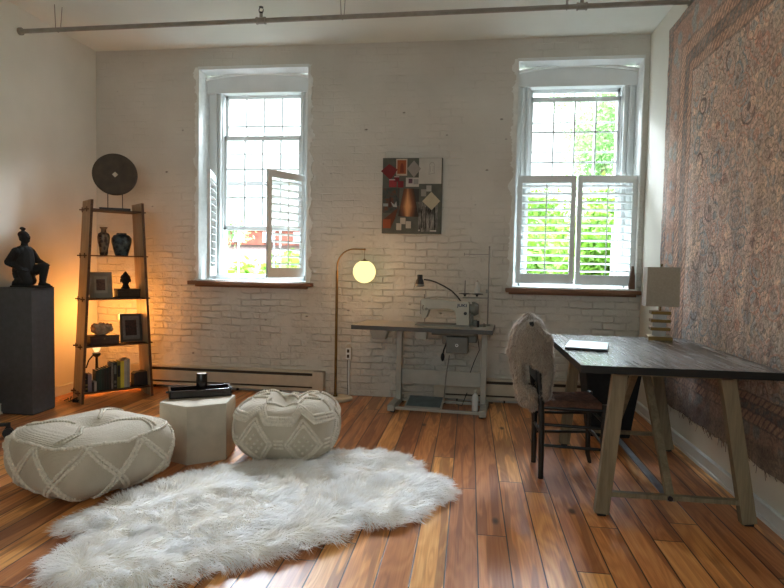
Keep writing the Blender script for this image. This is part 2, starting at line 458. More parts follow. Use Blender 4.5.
# ------------------------------------------------------------------ windows
def sash(parent, name, x0, x1, z0, z1, y):
    st, rl, mt = .034, .040, .014
    m = MB(); cx, cz = (x0+x1)/2, (z0+z1)/2
    m.box((x0+st/2, y, cz), (st, .035, z1-z0)); m.box((x1-st/2, y, cz), (st, .035, z1-z0))
    m.box((cx, y, z0+rl/2), (x1-x0, .035, rl)); m.box((cx, y, z1-rl/2), (x1-x0, .035, rl))
    for i in range(1, 4): m.box((x0+st+(x1-x0-2*st)*i/4, y, cz), (mt, .022, z1-z0-rl))
    for j in range(1, 3): m.box((cx, y, z0+rl+(z1-z0-2*rl)*j/3), (x1-x0-st, .022, mt))
    for fx in (.25, .75): m.box((x0+(x1-x0)*fx, y-.025, z1-rl*.3), (.045, .02, .014), bevel=.003)
    o = m.build(name, M['white'], parent, bevel=.002)
    MB().box((cx, y+.004, cz), (x1-x0-st, .003, z1-z0-rl)).build('pane', M['glass'], o)
    return o

def shutter(parent, w, h, hinge, ang, side, n=12):
    """side +1: leaf extends to +x from its hinge; ang turns the free edge into the room"""
    sx = side; st = .04; tr, br = .062, .085
    m = MB()
    m.box((sx*st/2, 0, h/2), (st, .026, h)); m.box((sx*(w-st/2), 0, h/2), (st, .026, h))
    m.box((sx*w/2, 0, h-tr/2), (w-st, .024, tr)); m.box((sx*w/2, 0, br/2), (w-st, .024, br))
    o = m.build('shutter', M['white'], parent, bevel=.002)
    o.location = hinge; o.rotation_euler = (0, 0, -sx*ang)
    for i in range(n):
        z = br + (h-tr-br)*(i+.5)/n
        q = MB(); q.box((0, 0, 0), (w-2*st, .052, .006), Matrix.Rotation(R(-14), 3, 'X'), bevel=.002)
        l = q.build('louver', M['white'], o); l.location = (sx*w/2, 0, z)
    MB().cyl((sx*w/2, -.03, br+.01), (sx*w/2, -.03, h-tr-.01), .005, seg=8).build('tilt_rod', M['white'], o)
    for z in (.12, h-.12): MB().cyl((0, .0, z-.03), (0, .0, z+.03), .008, seg=8).build('hinge', M['white'], o)
    return o

def make_window(idx, W, gx, low_top, low_bot):
    root = struct_root('window_%d' % idx, ((W[0]+W[1])/2, 0, 0)); cx = (W[0]+W[1])/2
    x0, x1 = W[0]-cx, W[1]-cx; g0, g1 = gx[0]-cx, gx[1]-cx
    f = MB(); yf = 5.22
    # casings, stepped
    for (a, c) in ((x0+.01, g0), (g1, x1-.01)):
        f.box(((a+c)/2, yf+.04, (Z0+2.81)/2), (abs(c-a), .05, 2.81-Z0))
    f.box(((x0+x1)/2, yf+.04, 2.76), (x1-x0-.02, .05, .12))
    for s_, gx_ in ((-1, g0), (1, g1)):
        f.box((gx_+s_*.052, yf+.005, (Z0+2.79)/2), (.022, .03, 2.79-Z0)); f.box((gx_+s_*.012, yf+.012, (Z0+2.72)/2), (.02, .04, 2.72-Z0))
    f.box(((x0+x1)/2, yf+.005, 2.80), (g1-g0+.15, .03, .025)); f.box(((x0+x1)/2, yf+.012, 2.72), (g1-g0+.05, .04, .02))
    f.box(((x0+x1)/2, yf+.04, Z0+.03), (x1-x0, .1, .06))
    for s_, gx_ in ((-1, g0), (1, g1)): f.box((gx_, 5.30, (Z0+2.72)/2), (.02, .11, 2.72-Z0))
    f.box((0, 5.30, 2.715), (g1-g0, .11, .02))
    f.build('frame', M['white'], root, bevel=.003)
    # segmental arch infill above the casing
    n = 16; xs = [x0+.005+(x1-x0-.01)*i/n for i in range(n+1)]
    arch = [(x, 2.815 + .05*math.sin(PI*i/n)**.8) for i, x in enumerate(xs)]
    poly = [(x0+.005, 2.70), (x1-.005, 2.70)] + arch[::-1]
    MB().prism(poly, 5.20, 5.24, 'XZ').build('arch_panel', M['white'], root)
    MB().tube([(x, 5.185, z+.004) for x, z in arch], .015, 8).build('arch_bead', M['rough_white'], root, smooth=True)
    # painted lintel and reveals, with ragged lips on the brick face
    l = MB(); l.box((0, YB+.07, Z1-.013), (x1-x0, .17, .026))
    l.build('lintel', M['white'], root)
    for s_, xx in ((-1, x0), (1, x1)):
        l = MB(); l.box((xx-s_*.004, (YB+yf)/2+.02, (Z0+Z1)/2), (.008, yf-YB+.06, Z1-Z0))
        l.build('reveal', M['rough_white'], root)
    r_ = random.Random(idx)
    for s_, xx in ((-1, x0), (1, x1)):
        if idx == 2 and s_ == 1: continue
        pts = []; z = Z0
        inner = []; outer = []
        while z < Z1:
            w = .010 + .045*max(0, noise.noise(Vector((z*9, s_*3+idx*7, 0)))+.35) + (.012 if r_.random() < .2 else 0)
            outer.append((xx+s_*w, z)); z += .012
        poly = [(xx-s_*.004, Z0)] + [(a, c) for a, c in outer] + [(xx-s_*.004, Z1)]
        q = MB(); V = q.b.verts
        ya, yb = YB-.006, YB+.004
        for (a, c), (a2, c2) in zip(outer, outer[1:]):
            vs = [V.new((xx-s_*.004, ya, c)), V.new((a, ya, c)), V.new((a2, ya, c2)), V.new((xx-s_*.004, ya, c2))]
            q.b.faces.new(vs)
            vs = [V.new((a, ya, c)), V.new((a+s_*.003, yb, c)), V.new((a2+s_*.003, yb, c2)), V.new((a2, ya, c2))]
            q.b.faces.new(vs)
        q.build('plaster_lip', M['rough_white'], root)
    # sills
    s = MB(); s.box((0, (YB+yf)/2-.005, Z0+.004), (x1-x0, yf-YB+.06, .012)); s.build('inner_sill', M['white'], root)
    s = MB(); s.box((0, 5.0, .966), (x1-x0+(.12 if idx == 1 else .075), .10, .034), bevel=.006)
    s.box((0, 5.02, .94), (x1-x0+.02, .04, .02), bevel=.003)
    o = s.build('sill', M['sill'], root); o.location.x = 0 if idx == 1 else -.015
    sash(root, 'upper_sash', g0, g1, 1.875, 2.715, 5.325)
    sash(root, 'lower_sash', g0, g1, low_bot, low_top, 5.285)
    # storm track behind the open lower part
    t = MB()
    for k in ((.16 if idx == 1 else .97), (.62 if idx == 1 else .02), (.7 if idx == 1 else .99)):
        t.box((g0+(g1-g0)*k, 5.345, 1.27), (.014, .015, .50))
    t.build('storm_track', M['white'], root)
    return root
w1 = make_window(1, LW, (-2.305, -1.548), 2.325, 1.455)
w2 = make_window(2, RW, (.478, 1.252), 2.63, 1.775)
c1 = sum(LW)/2; c2 = sum(RW)/2
shutter(w2, .475, .905, (.385-c2, 5.085, 1.022), R(3), 1)
shutter(w2, .478, .912, (1.352-c2, 5.085, 1.018), R(1), -1)
shutter(w1, .42, .905, (-1.475-c1, 5.10, 1.03), R(60), -1)
shutter(w1, .47, .905, (-2.335-c1, 5.16, 1.03), R(72), 1)

# ------------------------------------------------------------------ ceiling pipe
t = thing('sprinkler_pipe', 'grey sprinkler pipe running across the room just below the ceiling', 'pipe', (XL, 4.12, 2.87))
MB().cyl((0, 0, 0), (4.83, .0, .035), .0165, seg=14).build('pipe_run', M['pipe'], t, smooth=True)
for xa, za in ((.001, 0), (4.80, .035)): MB().cyl((xa, 0, za), (xa+.02, 0, za), .028, seg=16).build('wall_flange', M['pipe'], t, smooth=True)
for x in (1.905, 4.127):
    z = .035*x/4.83
    m = MB(); m.cyl((x-.03, 0, z), (x+.03, 0, z), .023, seg=14); m.cyl((x-.034, 0, z), (x-.024, 0, z), .026, seg=14); m.cyl((x+.024, 0, z), (x+.034, 0, z), .026, seg=14)
    m.cyl((x, 0, z), (x, 0, z+.05), .012, seg=10)
    o = m.build('tee_fitting', M['pipe'], t, smooth=True)
    m = MB(); m.cyl((x, 0, z+.045), (x, 0, z+.06), .012, .012, 10); m.tube([(x-.012, 0, z+.058), (x-.016, 0, z+.075), (x-.01, 0, z+.092), (x+.01, 0, z+.092), (x+.016, 0, z+.075), (x+.012, 0, z+.058)], .004, 6)
    m.cyl((x, 0, z+.092), (x, 0, z+.097), .016, seg=12)
    m.build('sprinkler_head', M['black'], t, smooth=True)
for x in (.32, 2.50, 4.03):
    z = .035*x/4.83
    m = MB(); m.tube([(x-.012, -.02, ZC-2.87), (x-.006, -.018, z), (x, 0, z-.02), (x+.006, .018, z), (x+.012, .03, ZC-2.87)], .003, 6)
    m.build('hanger', M['pipe'], t, smooth=True)

# ------------------------------------------------------------------ heaters, outlet
def heater(label, x0, x1, loc):
    t = thing('baseboard_heater', label, 'heater', loc)
    L = x1-x0
    m = MB(); m.box((L/2, -.006, .125), (L, .012, .17)); m.box((L/2, -.036, .204), (L, .066, .008)); m.box((L/2, -.046, .036), (L, .05, .008))
    m.box((L/2, -.068, .120), (L, .006, .095)); m.box((L/2, -.069, .198), (L, .006, .012)); m.box((L/2, -.064, .047), (L, .006, .018))
    m.build('casing', M['heater'], t, bevel=.002)
    m = MB(); m.box((L/2, -.03, .12), (L-.16, .03, .13)); m.build('heating_element', M['heater_dark'], t)
    for xx in (.05, L-.05):
        MB().box((xx, -.036, .12), (.10, .078, .176), bevel=.003).build('end_cap', M['heater'], t)
    for k in range(int(L/.4)): MB().box((.2+.4*k, -.02, .017), (.012, .03, .032)).build('bracket', M['heater_dark'], t)
    return t
heater('long cream baseboard heater on the brick wall between ladder shelf and floor lamp', -3.05, -1.245, (-3.05, YB, 0))
heater('cream baseboard heater under the right window behind sewing table and desk', -.28, 1.30, (-.28, YB, 0))
t = thing('outlet_box', 'small cream surface outlet box with conduit beside the arc floor lamp', 'outlet', (-1.035, YB, 0))
MB().box((0, -.018, .375), (.055, .034, .115), bevel=.004).build('box', M['heater'], t)
MB().box((0, -.037, .375), (.045, .004, .1), bevel=.001).build('face_plate', M['white'], t)
for z in (.352, .398): MB().box((0, -.04, z), (.02, .004, .028), bevel=.001).build('socket', M['heater_dark'], t)
MB().box((.0, -.02, .445), (.03, .025, .02), bevel=.003).build('knockout', M['heater'], t)
MB().cyl((.003, -.014, 0), (.003, -.014, .32), .008, seg=10).build('conduit', M['white'], t, smooth=True)
t = thing('junction_box', 'small pale box on back wall in the corner under the desk lamp side', 'box', (1.362, YB, .09))
MB().box((0, -.02, .05), (.06, .04, .10), bevel=.004).build('housing', M['white'], t)
MB().box((0, -.042, .05), (.05, .004, .085), bevel=.001).build('cover', M['white'], t)
t['label'] = 'small white electrical box low on the back wall near the right corner'

# ------------------------------------------------------------------ wall rug
def wall_rug():
    NU, NV = 150, 120; y0, y1 = 4.515, .9
    me = bpy.data.meshes.new('wall_rug'); vs = []; fs = []
    for i in range(NU+1):
        u = i/NU
        yy = y0+(y1-y0)*u
        top = 2.875+.035*min(1, u*3) + .006*noise.noise(Vector((yy*6, 1, 0)))
        bot = .235 + .02*noise.noise(Vector((yy*3, 5, 0))) + .012*noise.noise(Vector((yy*22, 5, 0))) - .0*u
        for j in range(NV+1):
            v = j/NV; z = bot+(top-bot)*v
            y = yy + (.012*noise.noise(Vector((0, z*4, 9))) if i == 0 else 0)
            x = 1.383 - .006*(noise.noise(Vector((yy*2, z*1.2, 3)))+.5) - .010*max(0, noise.noise(Vector((yy*5, z*.7, 8)))) - .004*noise.noise(Vector((yy*15, z*15, 3)))
            vs.append((min(x, 1.392), y, z))
    for i in range(NU):
        for j in range(NV):
            a = i*(NV+1)+j; fs.append((a, a+NV+1, a+NV+2, a+1))
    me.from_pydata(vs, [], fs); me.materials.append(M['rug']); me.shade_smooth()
    root = thing('wall_rug', 'large faded antique carpet hung on the right wall above the desk', 'rug', (0, 0, 0))
    o = bpy.data.objects.new('pile', me); C.objects.link(o); o.parent = root
    m = MB(); r_ = random.Random(3)
    for k in range(230):
        y = 1.0+3.5*r_.random(); z = .24+.01*r_.random(); L = .012+.05*r_.random()**3
        m.tube([(1.380, y, z), (1.379+r_.uniform(-.004, .004), y+r_.uniform(-.01, .01), z-L*.5), (1.382, y+r_.uniform(-.02, .02), z-L)], .0014, 3)
    m.build('fringe', simple('frayed threads', '#6b5643', .9), root)['kind'] = 'stuff'
    return root
wall_rug()

# ------------------------------------------------------------------ pinboard artwork
def artwork():
    X0, Z_, K = -.758, 2.07, .508/375
    t = thing('collage_board', 'grey canvas collage of swatches, sketches and photos hung on brick between windows', 'artwork', (X0, YB, 0))
    def P(x, y): return ((x-50)*K, 2.072-(y-55)*K*1.005)
    MB().box((.2545, -.016, 1.748), (.512, .03, .642), bevel=.003).build('canvas', colmat('grey green canvas', '#55584f', var=.12, scale=14), t)
    cnt = [0]
    def piece(name, pts, col, lift=1, label=None, m=None):
        cnt[0] += 1
        y = -.0315-.0012*lift-cnt[0]*.0001
        o = MB().prism([P(*p) for p in pts], y-.0006, y, 'XZ').build(name, m or colmat('paper '+col, col, .8, var=.06), t)
        if label: o['label'] = label
        return o
    def rect(a, b_, c, d): return [(a, b_), (c, b_), (c, d), (a, d)]
    def glow():
        q = NT('amber glow print'); v = q.coord(); s = q.sep(v)
        cx, cz = P(212, 360)
        d = q.ma('ABSOLUTE', q.ma('SUBTRACT', s[0], cx)); f = q.ma('MULTIPLY_ADD', d, -14.0, 1.0)
        dz = q.ma('ABSOLUTE', q.ma('SUBTRACT', s[2], cz)); f2 = q.ma('SUBTRACT', f, q.ma('MULTIPLY', dz, 3.2))
        f2 = q.ma('ADD', f2, q.ma('MULTIPLY', q.noise(q.mp(v, (60, 1, 3)), 1, 2), .25))
        q.bsdf(q.ramp(f2, [(0, lin('#33241c')), (.5, lin('#7a4b2e')), (.95, lin('#d39a63'))]), .7); return q.m
    def photo():
        q = NT('grey sketch print'); v = q.coord()
        n = q.noise(q.mp(v, (30, 1, 7)), 1, 4, .7)
        q.bsdf(q.ramp(n, [(.36, lin('#1e1d1c')), (.5, lin('#6f6d68')), (.66, lin('#a19d95'))]), .7); return q.m
    def paint():
        q = NT('teal and rust painting'); v = q.coord(); n = q.noise(v, 12, 4, .6, 1)
        q.bsdf(q.ramp(n, [(.35, lin('#27302f')), (.5, lin('#3c4340')), (.6, lin('#5a3524')), (.72, lin('#6e3e28'))]), .7); return q.m
    piece('painting_print', rect(53, 245, 158, 400), '#000', 0, 'teal and rust painting print', paint())
    piece('painting_print', [(60, 440), (150, 370), (135, 430), (105, 500)], '#5a3220', 1)
    piece('fabric_swatch', rect(56, 440, 106, 496), '#8f4a2b')
    piece('glow_print', [(186, 248), (248, 248), (282, 424), (152, 420)], '#000', 1, 'amber glowing cone print', glow())
    piece('print', rect(232, 250, 282, 330), '#3a3a38', 0)
    piece('photo_print', rect(280, 330, 402, 516), '#000', 1, 'grey print of hanging garments', photo())
    for x in (300, 325, 352, 380): piece('print_stroke', rect(x, 350+(x % 7)*4, x+5, 495), '#151515', 2)
    piece('caption_strip', rect(355, 506, 395, 514), '#bdbab2', 2); piece('caption_strip', rect(282, 503, 292, 512), '#bdbab2', 2)
    piece('drawing_sheet', rect(279, 60, 421, 218), '#b9b6ae', 2, 'white sheet with a faint arch drawing')
    ar = [(345+16+math.cos(a)*16, 105-math.sin(a)*18) for a in [PI*i/10 for i in range(11)]]
    for (p, q_) in list(zip(ar, ar[1:])) + [((377, 105), (374, 150)), ((345, 105), (342, 160)), ((340, 160), (380, 152)), ((352, 110), (351, 148)), ((368, 108), (366, 140))]:
        dx, dy = q_[0]-p[0], q_[1]-p[1]; L = math.hypot(dx, dy); nx, ny = -dy/L*1.1, dx/L*1.1
        piece('pencil_line', [(p[0]+nx, p[1]+ny), (q_[0]+nx, q_[1]+ny), (q_[0]-nx, q_[1]-ny), (p[0]-nx, p[1]-ny)], '#85827c', 4)
    piece('red_swatch', [(38, 140), (90, 95), (145, 130), (100, 195)], '#6d1f22', 3, 'dark red square swatch turned on its corner')
    piece('print_border', rect(135, 64, 205, 168), '#b7aa98', 2); piece('portrait_print', rect(142, 72, 198, 157), '#94512f', 3, 'rust orange figure print')
    piece('print_figure', [(160, 150), (162, 110), (168, 92), (176, 92), (182, 110), (184, 150)], '#6e2f1e', 4)
    piece('grey_swatch', [(204, 125), (247, 74), (292, 125), (248, 180)], '#8f8a84', 3, 'grey square swatch turned on its corner')
    piece('swatch_card', rect(198, 180, 281, 237), '#b3afa8', 2); piece('card_square', rect(215, 187, 240, 216), '#5a3f4d', 3); piece('card_square', rect(246, 190, 277, 222), '#8b8c89', 3)
    for r_, c_ in ((rect(92, 194, 140, 240), '#8d2f35'), (rect(124, 172, 156, 206), '#671a22'), (rect(148, 202, 184, 242), '#741f27')):
        piece('small_red_swatch', r_, c_, 4); 
    piece('swatch_edge', rect(92, 190, 130, 197), '#b5a9a4', 5); piece('swatch_edge', rect(124, 172, 156, 178), '#b5a9a4', 5)
    for r_ in (rect(167, 430, 201, 470), rect(143, 465, 175, 508), rect(203, 452, 236, 496)): piece('white_swatch', r_, '#b4ada0', 3)
    piece('white_swatch', rect(295, 253, 328, 296), '#8b8982', 3); piece('white_swatch', rect(328, 229, 360, 266), '#a19e96', 3)
    piece('cream_swatch', [(304, 327), (360, 268), (416, 325), (364, 382)], '#b5ab93', 5, 'cream square swatch turned on its corner')
    piece('paper_bird', [(105, 330), (128, 350), (140, 328), (145, 365), (120, 362)], '#a5a7a4', 3); piece('paper_scrap', rect(56, 342, 88, 360), '#8d9594', 3)
    piece('small_figure', [(92, 365), (98, 300), (104, 300), (108, 365)], '#452a24', 3)
artwork()

# ------------------------------------------------------------------ floor lamp
t = thing('floor_lamp', 'brass arc floor lamp with a glowing opal globe and round ivory base', 'lamp', (-1.062, 4.84, 0))
MB().lathe([(0, 0), (.098, 0), (.102, .006), (.102, .024), (.097, .03), (0, .032)], seg=40).build('base', M['cream_base'], t, smooth=True)
px_ = -.045
MB().cyl((px_, 0, .03), (px_, 0, 1.10), .0115, seg=14).cyl((px_, 0, .03), (px_, 0, .045), .018, seg=14).build('pole', M['brass'], t, smooth=True)
arc = [(px_, 0, 1.08)]
for i in range(15):
    a = PI - (PI/2)*i/14; arc.append((px_+.145+.145*math.cos(a), 0, 1.135+.148*math.sin(a)))
arc.append((.188, 0, 1.281))
MB().tube(arc, .0065, 10).ball((.188, 0, 1.281), .009, sub=2).build('arc_arm', M['brass'], t, smooth=True)
MB().cyl((.188, 0, 1.19), (.188, 0, 1.28), .002, seg=6).build('hanging_rod', M['brass'], t)
MB().lathe([(0, 1.204), (.008, 1.204), (.010, 1.196), (.034, 1.188), (.036, 1.182), (0, 1.182)], (.188, 0, 0), 24).build('shade_cap', M['brass'], t, smooth=True)
MB().ball((.188, 0, 1.095), .0955, sub=4).build('globe_shade', M['globe'], t, smooth=True)
MB().tube([(.02, .08, .006), (.02, .14, .004), (.028, .17, .02), (.018, .185, .16), (.02, .175, .33)], .0025, 6).build('power_cord', M['black'], t, smooth=True)

# ------------------------------------------------------------------ sewing table and machine
SR = R(-4.5); SC = (-.345, 4.70, 0)
t = thing('sewing_table', 'grey industrial sewing table on a steel frame with treadle and motor', 'table', SC, SR)
MB().box((0, 0, .668), (1.09, .49, .024), bevel=.003).build('tabletop', M['table_top'], t)
m = MB(); m.box((0, -.2455, .664), (1.093, .004, .032)); m.box((-.5465, 0, .664), (.004, .49, .032)); m.box((.5465, 0, .664), (.004, .49, .032)); m.build('edge_band', M['table_edge'], t)
for sx in (-.215, .475):
    m = MB(); m.box((sx, .05, .34), (.045, .055, .62), bevel=.004); m.box((sx, .05, .645), (.05, .34, .012)); m.build('leg', M['grey_metal'], t)
    m = MB(); m.box((sx-.012*(1 if sx < 0 else -1), 0.0, .035), (.055, .42, .05), bevel=.006); m.build('foot', M['grey_metal'], t)
    for y in (-.185, .185): MB().cyl((sx, y, 0), (sx, y, .015), .018, seg=12).build('rubber_pad', M['black'], t)
MB().box((.13, .06, .245), (.69, .012, .12), bevel=.003).build('brace_panel', M['grey_metal'], t)
MB().box((.13, -.165, .03), (.69, .028, .022), bevel=.003).box((.13, .15, .03), (.69, .028, .022), bevel=.003).build('cross_bar', M['grey_metal'], t)
tr = MB().box((-.005, 0, 0), (.30, .22, .012), Matrix.Rotation(R(12), 3, 'X'), bevel=.004)
tr = tr.build('treadle', M['grey_metal'], t); tr.location = (.02, -.02, .055)
MB().box((-.005, -.0015, .0075), (.27, .19, .003), Matrix.Rotation(R(12), 3, 'X')).build('treadle_pad', colmat('blue grey ribbed rubber', '#5f6d72', bump=.5), tr)
MB().tube([(.16, .06, .08), (.175, .03, .27), (.195, .02, .40), (.2, .02, .44)], .004, 8).build('treadle_rod', M['chrome'], t, smooth=True)
m = MB(); m.box((0, 0, 0), (.15, .12, .085), taper=.66); o = m.build('drawer', M['grey_metal'], t, bevel=.004); o.location = (-.335, -.16, .6125)
m = MB(); m.box((0, 0, 0), (.10, .10, .07), taper=.85); o = m.build('control_box', M['grey_metal'], t, bevel=.004); o.location = (.0, -.17, .62)
MB().box((.24, -.02, .635), (.34, .2, .04), bevel=.008).build('oil_pan', M['machine_dark'], t)
m = MB(); m.box((.27, -.04, .54), (.17, .14, .13), bevel=.008); m.box((.19, -.02, .58), (.08, .12, .08), bevel=.01); m.box((.38, .0, .6), (.08, .1, .09), bevel=.01); mo = m.build('motor', M['machine_dark'], t)
MB().lathe([(.006, 0), (.013, 0), (.013, .006), (.006, .006)], seg=16).build('motor_ring', M['white'], mo, smooth=True)
mo.children[0].rotation_euler = (R(90), 0, 0); mo.children[0].location = (.27, -.112, .54)
m = MB(); m.tube([(.185, -.06, .60), (.19, -.1, .56), (.17, -.12, .50), (.165, -.12, .46)], .006, 8); m.ball((.163, -.12, .445), .022, (.7, .9, 1.6), 2)
m.build('knee_lever', M['black'], t, smooth=True)
MB().tube([(.42, .0, .62), (.44, -.03, .5), (.40, -.02, .4), (.37, .02, .31)], .0035, 6).build('cable', M['black'], t, smooth=True)
MB().tube([(-.1, .12, .012), (0, .17, .02), (.1, .1, .01), (.2, .16, .03), (.3, .12, .012), (.34, .14, .12)], .004, 6).build('floor_cable', M['black'], t, smooth=True)

t = thing('sewing_machine', 'cream industrial sewing machine with straight arm standing on the grey table', 'sewing machine', (-.345, 4.70, .681), SR)
# arm profile in XZ
prof = [(-.022, .005), (-.022, .055)]
body = [(-.03, .205), (-.025, .212), (.34, .196), (.352, .19), (.355, .0), (.255, .0), (.25, .09), (.238, .122), (.205, .137), (.05, .132), (.035, .122), (.03, .10), (.018, .065), (.006, .055), (-.012, .055), (-.022, .07), (-.03, .10)]
MB().prism(body, -.045, .045, 'XZ').build('machine_head', M['machine'], t, bevel=.010)
MB().box((.15, 0, .006), (.44, .17, .012), bevel=.003).build('bed_plate', M['chrome'], t)
m = MB(); m.cyl((-.004, 0, .012), (-.004, 0, .10), .0045, seg=10); m.cyl((-.004, 0, .05), (-.004, 0, .075), .009, seg=10); m.box((-.004, -.004, .018), (.024, .03, .006)); m.build('needle_bar', M['chrome'], t, smooth=True)
MB().cyl((-.01, 0, .205), (-.01, 0, .245), .005, seg=8).build('presser_screw', M['chrome'], t, smooth=True)
m = MB(); m.box((-.031, -.01, .14), (.012, .05, .11), bevel=.003); m.tube([(-.01, -.05, .16), (-.012, -.07, .14), (-.008, -.06, .12)], .003, 6); m.build('face_plate', M['chrome'], t)
m = MB(); m.cyl((.355, 0, .14), (.372, 0, .14), .038, seg=28); m.cyl((.372, 0, .14), (.40, 0, .14), .055, .055, seg=32); m.cyl((.40, 0, .14), (.425, 0, .14), .052, .04, seg=32)
m.build('hand_wheel', M['machine_dark'], t, smooth=True)
m = MB(); m.box((.372, .01, .055), (.022, .07, .09), bevel=.006); m.cyl((.365, -.05, .085), (.372, -.05, .085), .008, seg=10); m.box((.40, .0, .03), (.03, .05, .05), bevel=.006); m.build('rear_bracket', M['machine_dark'], t)
m = MB(); m.cyl((.325, -.045, .105), (.325, -.056, .105), .013, seg=16); m.cyl((.325, -.056, .105), (.325, -.06, .105), .008, seg=16); m.build('stitch_dial', M['black'], t, smooth=True)
m = MB(); m.cyl((.015, -.045, .13), (.015, -.062, .13), .011, seg=14); m.cyl((.015, -.062, .13), (.015, -.075, .13), .006, .009, seg=12); m.build('tension_knob', M['chrome'], t, smooth=True)
m = MB(); m.cyl((.425, -.03, .001), (.425, -.03, .05), .01, seg=12); m.build('winder_post', M['black'], t, smooth=True)
m = MB(); m.box((.46, .03, .008), (.05, .05, .016), bevel=.004); m.cyl((.47, -.01, .0), (.47, -.01, .03), .007, seg=10); m.build('bobbin_winder', M['chrome'], t)
# maker's mark on the arm
cu = bpy.data.curves.new('makers_mark', 'FONT'); cu.body = 'JUKI'; cu.size = .030; cu.extrude = .0006; cu.align_x = 'CENTER'; cu.offset = .0009
tmp = bpy.data.objects.new('tmp_text', cu); C.objects.link(tmp)
bpy.context.view_layer.update()
me = bpy.data.meshes.new_from_object(tmp.evaluated_get(bpy.context.evaluated_depsgraph_get())); bpy.data.objects.remove(tmp)
me.materials.clear(); me.materials.append(colmat('dark blue lettering', '#1c2a55', .5, bump=0))
o = bpy.data.objects.new('makers_mark', me); C.objects.link(o); o.parent = t; o.location = (.298, -.0465, .157); o.rotation_euler = (R(90), 0, 0); o.scale = (1.35, 1, 1)

# gooseneck lamp, clipped on the machine
def spx(px, py, y=0): # helper: table frame x and z of a point measured on the machine
    return ((px-423)*.00783-.022, y, 1.313-(py-247)*.00817-.681)
t = thing('gooseneck_lamp', 'small black gooseneck work lamp curving out from the sewing machine arm', 'lamp', (-.345, 4.70, .681), SR)
pts = [spx(*p, y=.03) for p in ((462.5, 301.5), (458, 296), (452, 290.5), (444, 286), (436, 282.5), (429, 280.5), (423, 280))]
MB().tube(pts, .0058, 10).build('flexible_neck', M['black'], t, smooth=True)
MB().cyl(spx(463, 303, .03), spx(461.5, 300.5, .03), .014, seg=14).build('clamp', M['black'], t, smooth=True)
hx, _, hz = spx(419, 281, .03)
lh = MB().lathe([(0, .047), (.018, .047), (.022, .042), (.022, .015), (.03, .0), (.036, -.028), (.032, -.028), (.0, .0)], (hx, .02, hz), 24).build('lamp_head', M['black'], t, smooth=True)
MB().lathe([(.036, -.028), (.038, -.042), (.030, -.050), (0, -.052), ], (hx, .02, hz), 24).build('reflector_rim', M['chrome'], lh, smooth=True)

t = thing('thread_stand', 'tall thin metal thread stand with two arms at right end of sewing table', 'thread stand', (-.345, 4.70, .68), SR)
x0, _, _ = spx(488.5, 250)
MB().cyl((x0, .12, 0), (x0, .12, .633), .006, seg=10).cyl((x0, .12, 0), (x0, .12, .012), .02, seg=14).ball((x0, .12, .635), .008).build('pole', M['chrome'], t, smooth=True)
m = MB(); z = spx(0, 254)[2]; m.box((x0-.10, .12, z), (.20, .012, .006)); m.cyl((x0-.2, .12, z-.012), (x0-.2, .12, z+.012), .003, seg=8); m.build('thread_guide_arm', M['chrome'], t)
m = MB(); z = spx(0, 297)[2]; m.box((x0-.10, .12, z), (.21, .02, .01)); m.box((x0-.01, .12, z+.055), (.022, .02, .03)); m.build('spool_arm', M['chrome'], t)
for px_, in ((464.5,), (477,)):
    xx = spx(px_, 0)[0]; z = spx(0, 293.5)[2]
    m = MB(); m.lathe([(0, -.02), (.006, -.02), (.012, -.004), (.05, .0), (.05, .004), (.008, .008), (0, .008)], (xx, .12, z), 24); m.cyl((xx, .12, z), (xx, .12, z+.11), .003, seg=8)
    m.build('spool_plate', M['black'], t, smooth=True)
xx = spx(477, 0)[0]; z = spx(0, 293.5)[2]
t2 = thing('thread_cone', 'white cone of thread standing on the thread stand arm', 'thread', (-.345, 4.70, .68), SR)
MB().lathe([(.006, .009), (.024, .009), (.015, .10), (.006, .102)], (xx, .12, z), 24).build('thread_wrap', M['paper'], t2, smooth=True)
MB().lathe([(.004, .1), (.008, .1), (.007, .112), (.004, .112)], (xx, .12, z), 16).build('cone_core', M['linen'], t2, smooth=True)
t = thing('plastic_bottle', 'white plastic oil bottle standing by the right leg of the sewing table', 'bottle', (.07, 4.70, 0))
MB().lathe([(0, 0), (.024, 0), (.026, .006), (.026, .105), (.022, .125), (.011, .135), (.011, .15), (0, .15)], (0, 0, .0), 24).build('body', M['white'], t, smooth=True)
MB().lathe([(0, .172), (.010, .172), (.013, .166), (.013, .147), (0, .147)], (0, 0, .0), 20).build('cap', M['machine'], t, smooth=True)

